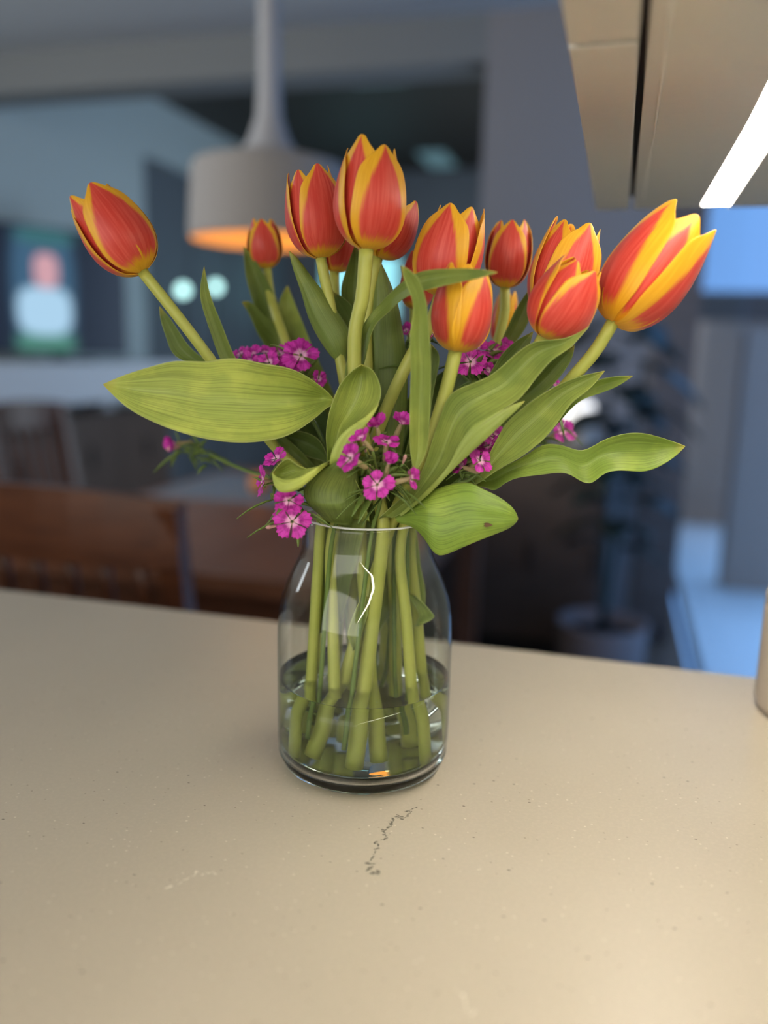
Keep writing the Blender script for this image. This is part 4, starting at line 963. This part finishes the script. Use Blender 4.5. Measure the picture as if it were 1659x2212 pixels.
# ================================================================== SETTLE: slide blades and stems nearer or farther until none passes through another
import numpy as np
def settle(iters=160, cell=4.0, margin=.0006):
    to_np = lambda p: np.array([tuple(v) for v in p])
    HDn, cam_ = np.array(HD), np.array(CAM); RTn, UPn, FWn = np.array(RT), np.array(UPV), np.array(FW); axis = np.array(VASE)
    def project(p):
        d = p - cam_; z = d @ FWn
        return CX + FPX * (d @ RTn) / z, CY - FPX * (d @ UPn) / z, d @ HDn
    def bins(px, py, front, back, row):
        key = np.floor(px / cell).astype(np.int64) * 100000 + np.floor(py / cell).astype(np.int64)
        u, inv = np.unique(key, return_inverse=True)
        f = np.full(len(u), 1e9); b = np.full(len(u), -1e9); r = np.zeros(len(u)); c = np.zeros(len(u))
        np.minimum.at(f, inv, front); np.maximum.at(b, inv, back); np.add.at(r, inv, row); np.add.at(c, inv, 1)
        return u, f, b, r / c
    E = []
    def limits(P_, dirv):
        """range of slide that keeps a row inside the vase (or outside it)"""
        lo, hi = -.05, .05
        for p in P_:
            z = p[2] - axis[2]; q = (p - axis)[:2]; rr = np.hypot(*q)
            if z > .174 or z < -.01: continue
            lim = .0370 if z > .145 else (.0370 + (.145 - z) / .045 * .0155 if z > .10 else (.0525 if z > .02 else .0500))
            if rr > lim + .006: hi = min(hi, .0005); continue
            h = HDn[:2]; bq = q @ h; cq_ = rr * rr - lim * lim; disc = bq * bq - cq_
            if cq_ > 0: lo, hi = max(lo, -.001), min(hi, .001); continue
            lo, hi = max(lo, -bq - math.sqrt(disc)), min(hi, -bq + math.sqrt(disc))
        return (lo, hi) if lo <= hi else (0, 0)
    for e in QUEUE:
        rows = [to_np(r) for r in e['rows']]; n = len(rows); cen = np.array([r.mean(0) for r in rows])
        px, py, fr, bk, rw = [], [], [], [], []
        if e['kind'] == 'leaf':
            A = np.array(rows)
            for j in range(n - 1):                        # dense samples over the blade
                w0, w1 = project(A[j])[:2], project(A[j + 1])[:2]
                k = int(max(2, np.hypot(w1[0] - w0[0], w1[1] - w0[1]).max() / 2)); m_ = int(max(2, np.hypot(np.diff(w0[0]), np.diff(w0[1])).max() / 2))
                t = (np.arange(k) / k)[:, None, None]; row = A[j][None] * (1 - t) + A[j + 1][None] * t
                f_ = (np.arange(m_) / m_)[None, None, :, None]
                pt = (row[:, :-1, None, :] * (1 - f_) + row[:, 1:, None, :] * f_)
                x, y, d = project(pt.reshape(-1, 3)); px.append(x); py.append(y); h = e['thick'] / 2
                fr.append(d - h); bk.append(d + h); rw.append(np.repeat(j + np.arange(k) / k, pt.shape[1] * pt.shape[2]))
        else:
            for j in range(n - 1):
                r = lerp_list(e['radii'], j / (n - 1)); w0, w1 = project(cen[j:j + 1]), project(cen[j + 1:j + 2])
                k = int(max(2, math.hypot(w1[0][0] - w0[0][0], w1[1][0] - w0[1][0]) / 2))
                tan = cen[j + 1] - cen[j]; sd = np.cross(tan, HDn); sd = sd / (np.linalg.norm(sd) + 1e-9)
                for t in np.arange(k) / k:
                    c = cen[j] * (1 - t) + cen[j + 1] * t
                    for u in np.linspace(-1, 1, 9):
                        x, y, d = project((c + sd * (u * r))[None]); hh_ = r * math.sqrt(max(0, 1 - u * u))
                        px.append(x); py.append(y); fr.append(d - hh_); bk.append(d + hh_); rw.append(np.array([j + t]))
        u, f, b, r = bins(*map(np.concatenate, (px, py, fr, bk, rw)))
        W = np.ones(n)
        if e['kind'] == 'stem': W[:3] = 0; W[3:9] = np.linspace(.15, 1, 6)
        lim = [limits(rows[j] if e['kind'] == 'leaf' else [cen[j]], None) for j in range(n)]
        E.append(dict(e=e, root=e['root'].name, u=u, f=f, b=b, r=r, n=n, o=np.zeros(n), W=W, lo=np.array([l[0] for l in lim]), hi=np.array([l[1] for l in lim])))
    groups = {}
    for name, pts in SOLID: groups.setdefault(name, []).append(to_np(pts))
    for name, L_ in groups.items():
        P_ = np.concatenate(L_); x, y, d = project(P_)
        # thicken the point cloud into neighbouring cells so that no gap is left between its points
        xs = np.concatenate([x + a * cell for a in (-1, 0, 1) for b in (-1, 0, 1)]); ys = np.concatenate([y + b * cell for a in (-1, 0, 1) for b in (-1, 0, 1)]); d9 = np.tile(d, 9)
        u, f, b, r = bins(xs, ys, d9, d9, np.zeros(len(d9)))
        E.append(dict(e=None, root=name, u=u, f=f, b=b, r=r, n=1, o=np.zeros(1), W=np.zeros(1), lo=np.zeros(1), hi=np.zeros(1)))
    contacts = []
    for i, A in enumerate(E):
        for B in E[i + 1:]:
            if A['root'] == B['root'] or (A['e'] is None and B['e'] is None): continue
            common, ia, ib = np.intersect1d(A['u'], B['u'], return_indices=True)
            if not len(common): continue
            cells = {int(c): k for k, c in enumerate(common)}; seen = set()
            for c0 in cells:                              # each connected patch of overlap keeps one order of front and back
                if c0 in seen: continue
                st, patch = [c0], []; seen.add(c0)
                while st:
                    c = st.pop(); patch.append(cells[c])
                    for dc in (1, -1, 100000, -100000, 100001, -100001, 99999, -99999):
                        if c + dc in cells and c + dc not in seen: seen.add(c + dc); st.append(c + dc)
                ka, kb = ia[patch], ib[patch]
                dm = (B['f'][kb] + B['b'][kb] - A['f'][ka] - A['b'][ka]) / 2
                contacts.append((A, B, ka, kb, 1.0) if np.clip(dm, -.02, .02).mean() >= 0 else (B, A, kb, ka, 1.0))
    kern = np.array([1, 3, 6, 8, 6, 3, 1.]); kern /= kern.sum()
    def smooth(a): return a if len(a) < 8 else np.convolve(np.pad(a, 3, mode='edge'), kern, 'valid')
    def off(A, k): return np.interp(A['r'][k], np.arange(A['n']), A['o']) if A['n'] > 1 else np.zeros(len(k))
    for it in range(iters):
        for X in E: X['p'] = np.zeros(X['n']); X['q'] = np.zeros(X['n'])
        for A, B, ka, kb, _ in contacts:                  # A lies in front of B
            v = margin - (B['f'][kb] + off(B, kb) - A['b'][ka] - off(A, ka)); bad = v > 0
            if not bad.any(): continue
            wa, wb = (0 if A['e'] is None else 1), (0 if B['e'] is None else 1); v = np.minimum(v[bad], .012)
            if wa:
                j = np.round(A['r'][ka[bad]]).astype(int); np.maximum.at(A['q'], j, v * wa / (wa + wb))
            if wb:
                j = np.round(B['r'][kb[bad]]).astype(int); np.maximum.at(B['p'], j, v * wb / (wa + wb))
        for X in E:
            if X['e'] is None: continue
            push = smooth(X['p'] - X['q']) * X['W']
            X['o'] = np.clip(X['o'] + .7 * push, X['lo'], X['hi'])
            if it < iters - 15: X['o'] = np.clip(X['o'] * .9 + smooth(X['o']) * .1, X['lo'], X['hi']) * np.where(X['W'] == 0, 0, 1)
    for X in E:
        if X['e'] is None: continue
        out = []
        for j, row in enumerate(X['e']['rows']):
            o_ = float(X['o'][j]); new = []
            for p in row:
                d = p - CAM; ray = d / d.dot(HD)
                if p.z < COUNTER_Z + .16: ray = HD                  # inside the vase they slide level
                new.append(p + ray * o_)
            out.append(new)
        X['e']['rows'] = out; X['e']['slide'] = X['o']
settle()
for e in QUEUE:
    if e['kind'] == 'stem':
        path = resample([r[0] for r in e['rows']], len(e['rows']))
        tube('stem', path, e['radii'], e['mat'], e['root'], len(path), e['seg'], False)
    else:
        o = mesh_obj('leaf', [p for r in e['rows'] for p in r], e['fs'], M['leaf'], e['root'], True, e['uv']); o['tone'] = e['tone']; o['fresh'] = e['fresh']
        md = o.modifiers.new('thick', 'SOLIDIFY'); md.thickness = e['thick']; md.offset = 0
        if e['sub']: sd = o.modifiers.new('smooth', 'SUBSURF'); sd.levels = 1; sd.render_levels = 1
from mathutils.bvhtree import BVHTree
bpy.context.view_layer.update(); deps = bpy.context.evaluated_depsgraph_get()
def bract_points(rng, hb, florets):
    a = rng.uniform(0, 6.28); el = rng.uniform(-.5, 1.2)
    d = (RT0 * math.cos(a) + HD * math.sin(a)) * math.cos(el) + Vector((0, 0, 1)) * math.sin(el)
    L_ = rng.uniform(.012, .027); fl_ = rng.choice(florets)
    o_ = hb.lerp(P(fl_[0], fl_[1], S0 + fl_[2] / 1000 + .012), rng.uniform(0, .75)) + Vector((rng.uniform(-.006, .006), rng.uniform(-.006, .006), rng.uniform(-.008, .006)))
    return d, [o_ + d * (L_ * i / 4) + Vector((0, 0, -.008 * (i / 4) ** 2)) for i in range(5)]
hv, hf = [], []
for o in bpy.data.objects:                      # everything green or coloured that a bract could run into
    r = o.parent
    if o.type == 'MESH' and r is not None and r.name.split('.')[0] == 'tulip':
        me = o.evaluated_get(deps).to_mesh(); b0 = len(hv); hv += [o.matrix_world @ v.co for v in me.vertices]; hf += [tuple(b0 + i for i in p.vertices) for p in me.polygons]
TREE = BVHTree.FromPolygons(hv, hf)
def clear(pts):
    if any(TREE.find_nearest(p)[3] < .0016 for p in pts): return False
    return not any(TREE.ray_cast(p, (q - p).normalized(), (q - p).length)[0] is not None for p, q in zip(pts, pts[1:]))
for root, hb, florets, count, rng in BRACTS:
    vs, fs = [], []
    for k in range(count):
        for tries in range(30):
            d, pts = bract_points(rng, hb, florets)
            if clear(pts): break
        else: continue
        sd = d.cross(Vector((.2, .5, .8))).normalized(); b0 = len(vs)
        for i, c in enumerate(pts):
            wd = .0017 * math.sin(math.pi * (i / 4 * .85 + .12)); vs += [c - sd * wd, c + d.cross(sd) * (wd * .4), c + sd * wd]
        for i in range(4):
            for j in range(2): q_ = b0 + i * 3 + j; fs.append((q_, q_ + 1, q_ + 4, q_ + 3))
    if not vs: continue
    bo = mesh_obj('bracts', vs, fs, M['stem2'], root); bo['kind'] = 'stuff'
    md = bo.modifiers.new('thick', 'SOLIDIFY'); md.thickness = .0004
# small brown scar on the drooping leaf
def on_leaf(e, px, py):
    best = min((p for r in e['rows'] for p in r), key=lambda p: (Vector((FPX * (p - CAM).dot(RT) / (p - CAM).dot(FW) + CX - px, CY - FPX * (p - CAM).dot(UPV) / (p - CAM).dot(FW) - py))).length)
    return (best - CAM).dot(HD)
sc = P(1052, 1133, on_leaf(dl_, 1052, 1133))
bl = [sc + RT0 * (.0022 * math.cos(a) * (1 + .4 * math.cos(3 * a))) + Vector((0, 0, 1)) * (.0012 * math.sin(a)) - HD * .0006 for a in [k * math.pi / 5 for k in range(10)]]
bl2 = [p - HD * .0012 for p in bl]
mesh_obj('scar', bl + bl2, [tuple(range(10)), tuple(range(19, 9, -1))] + [(k, (k + 1) % 10, 10 + (k + 1) % 10, 10 + k) for k in range(10)], M['hole'], TUL[10], False)
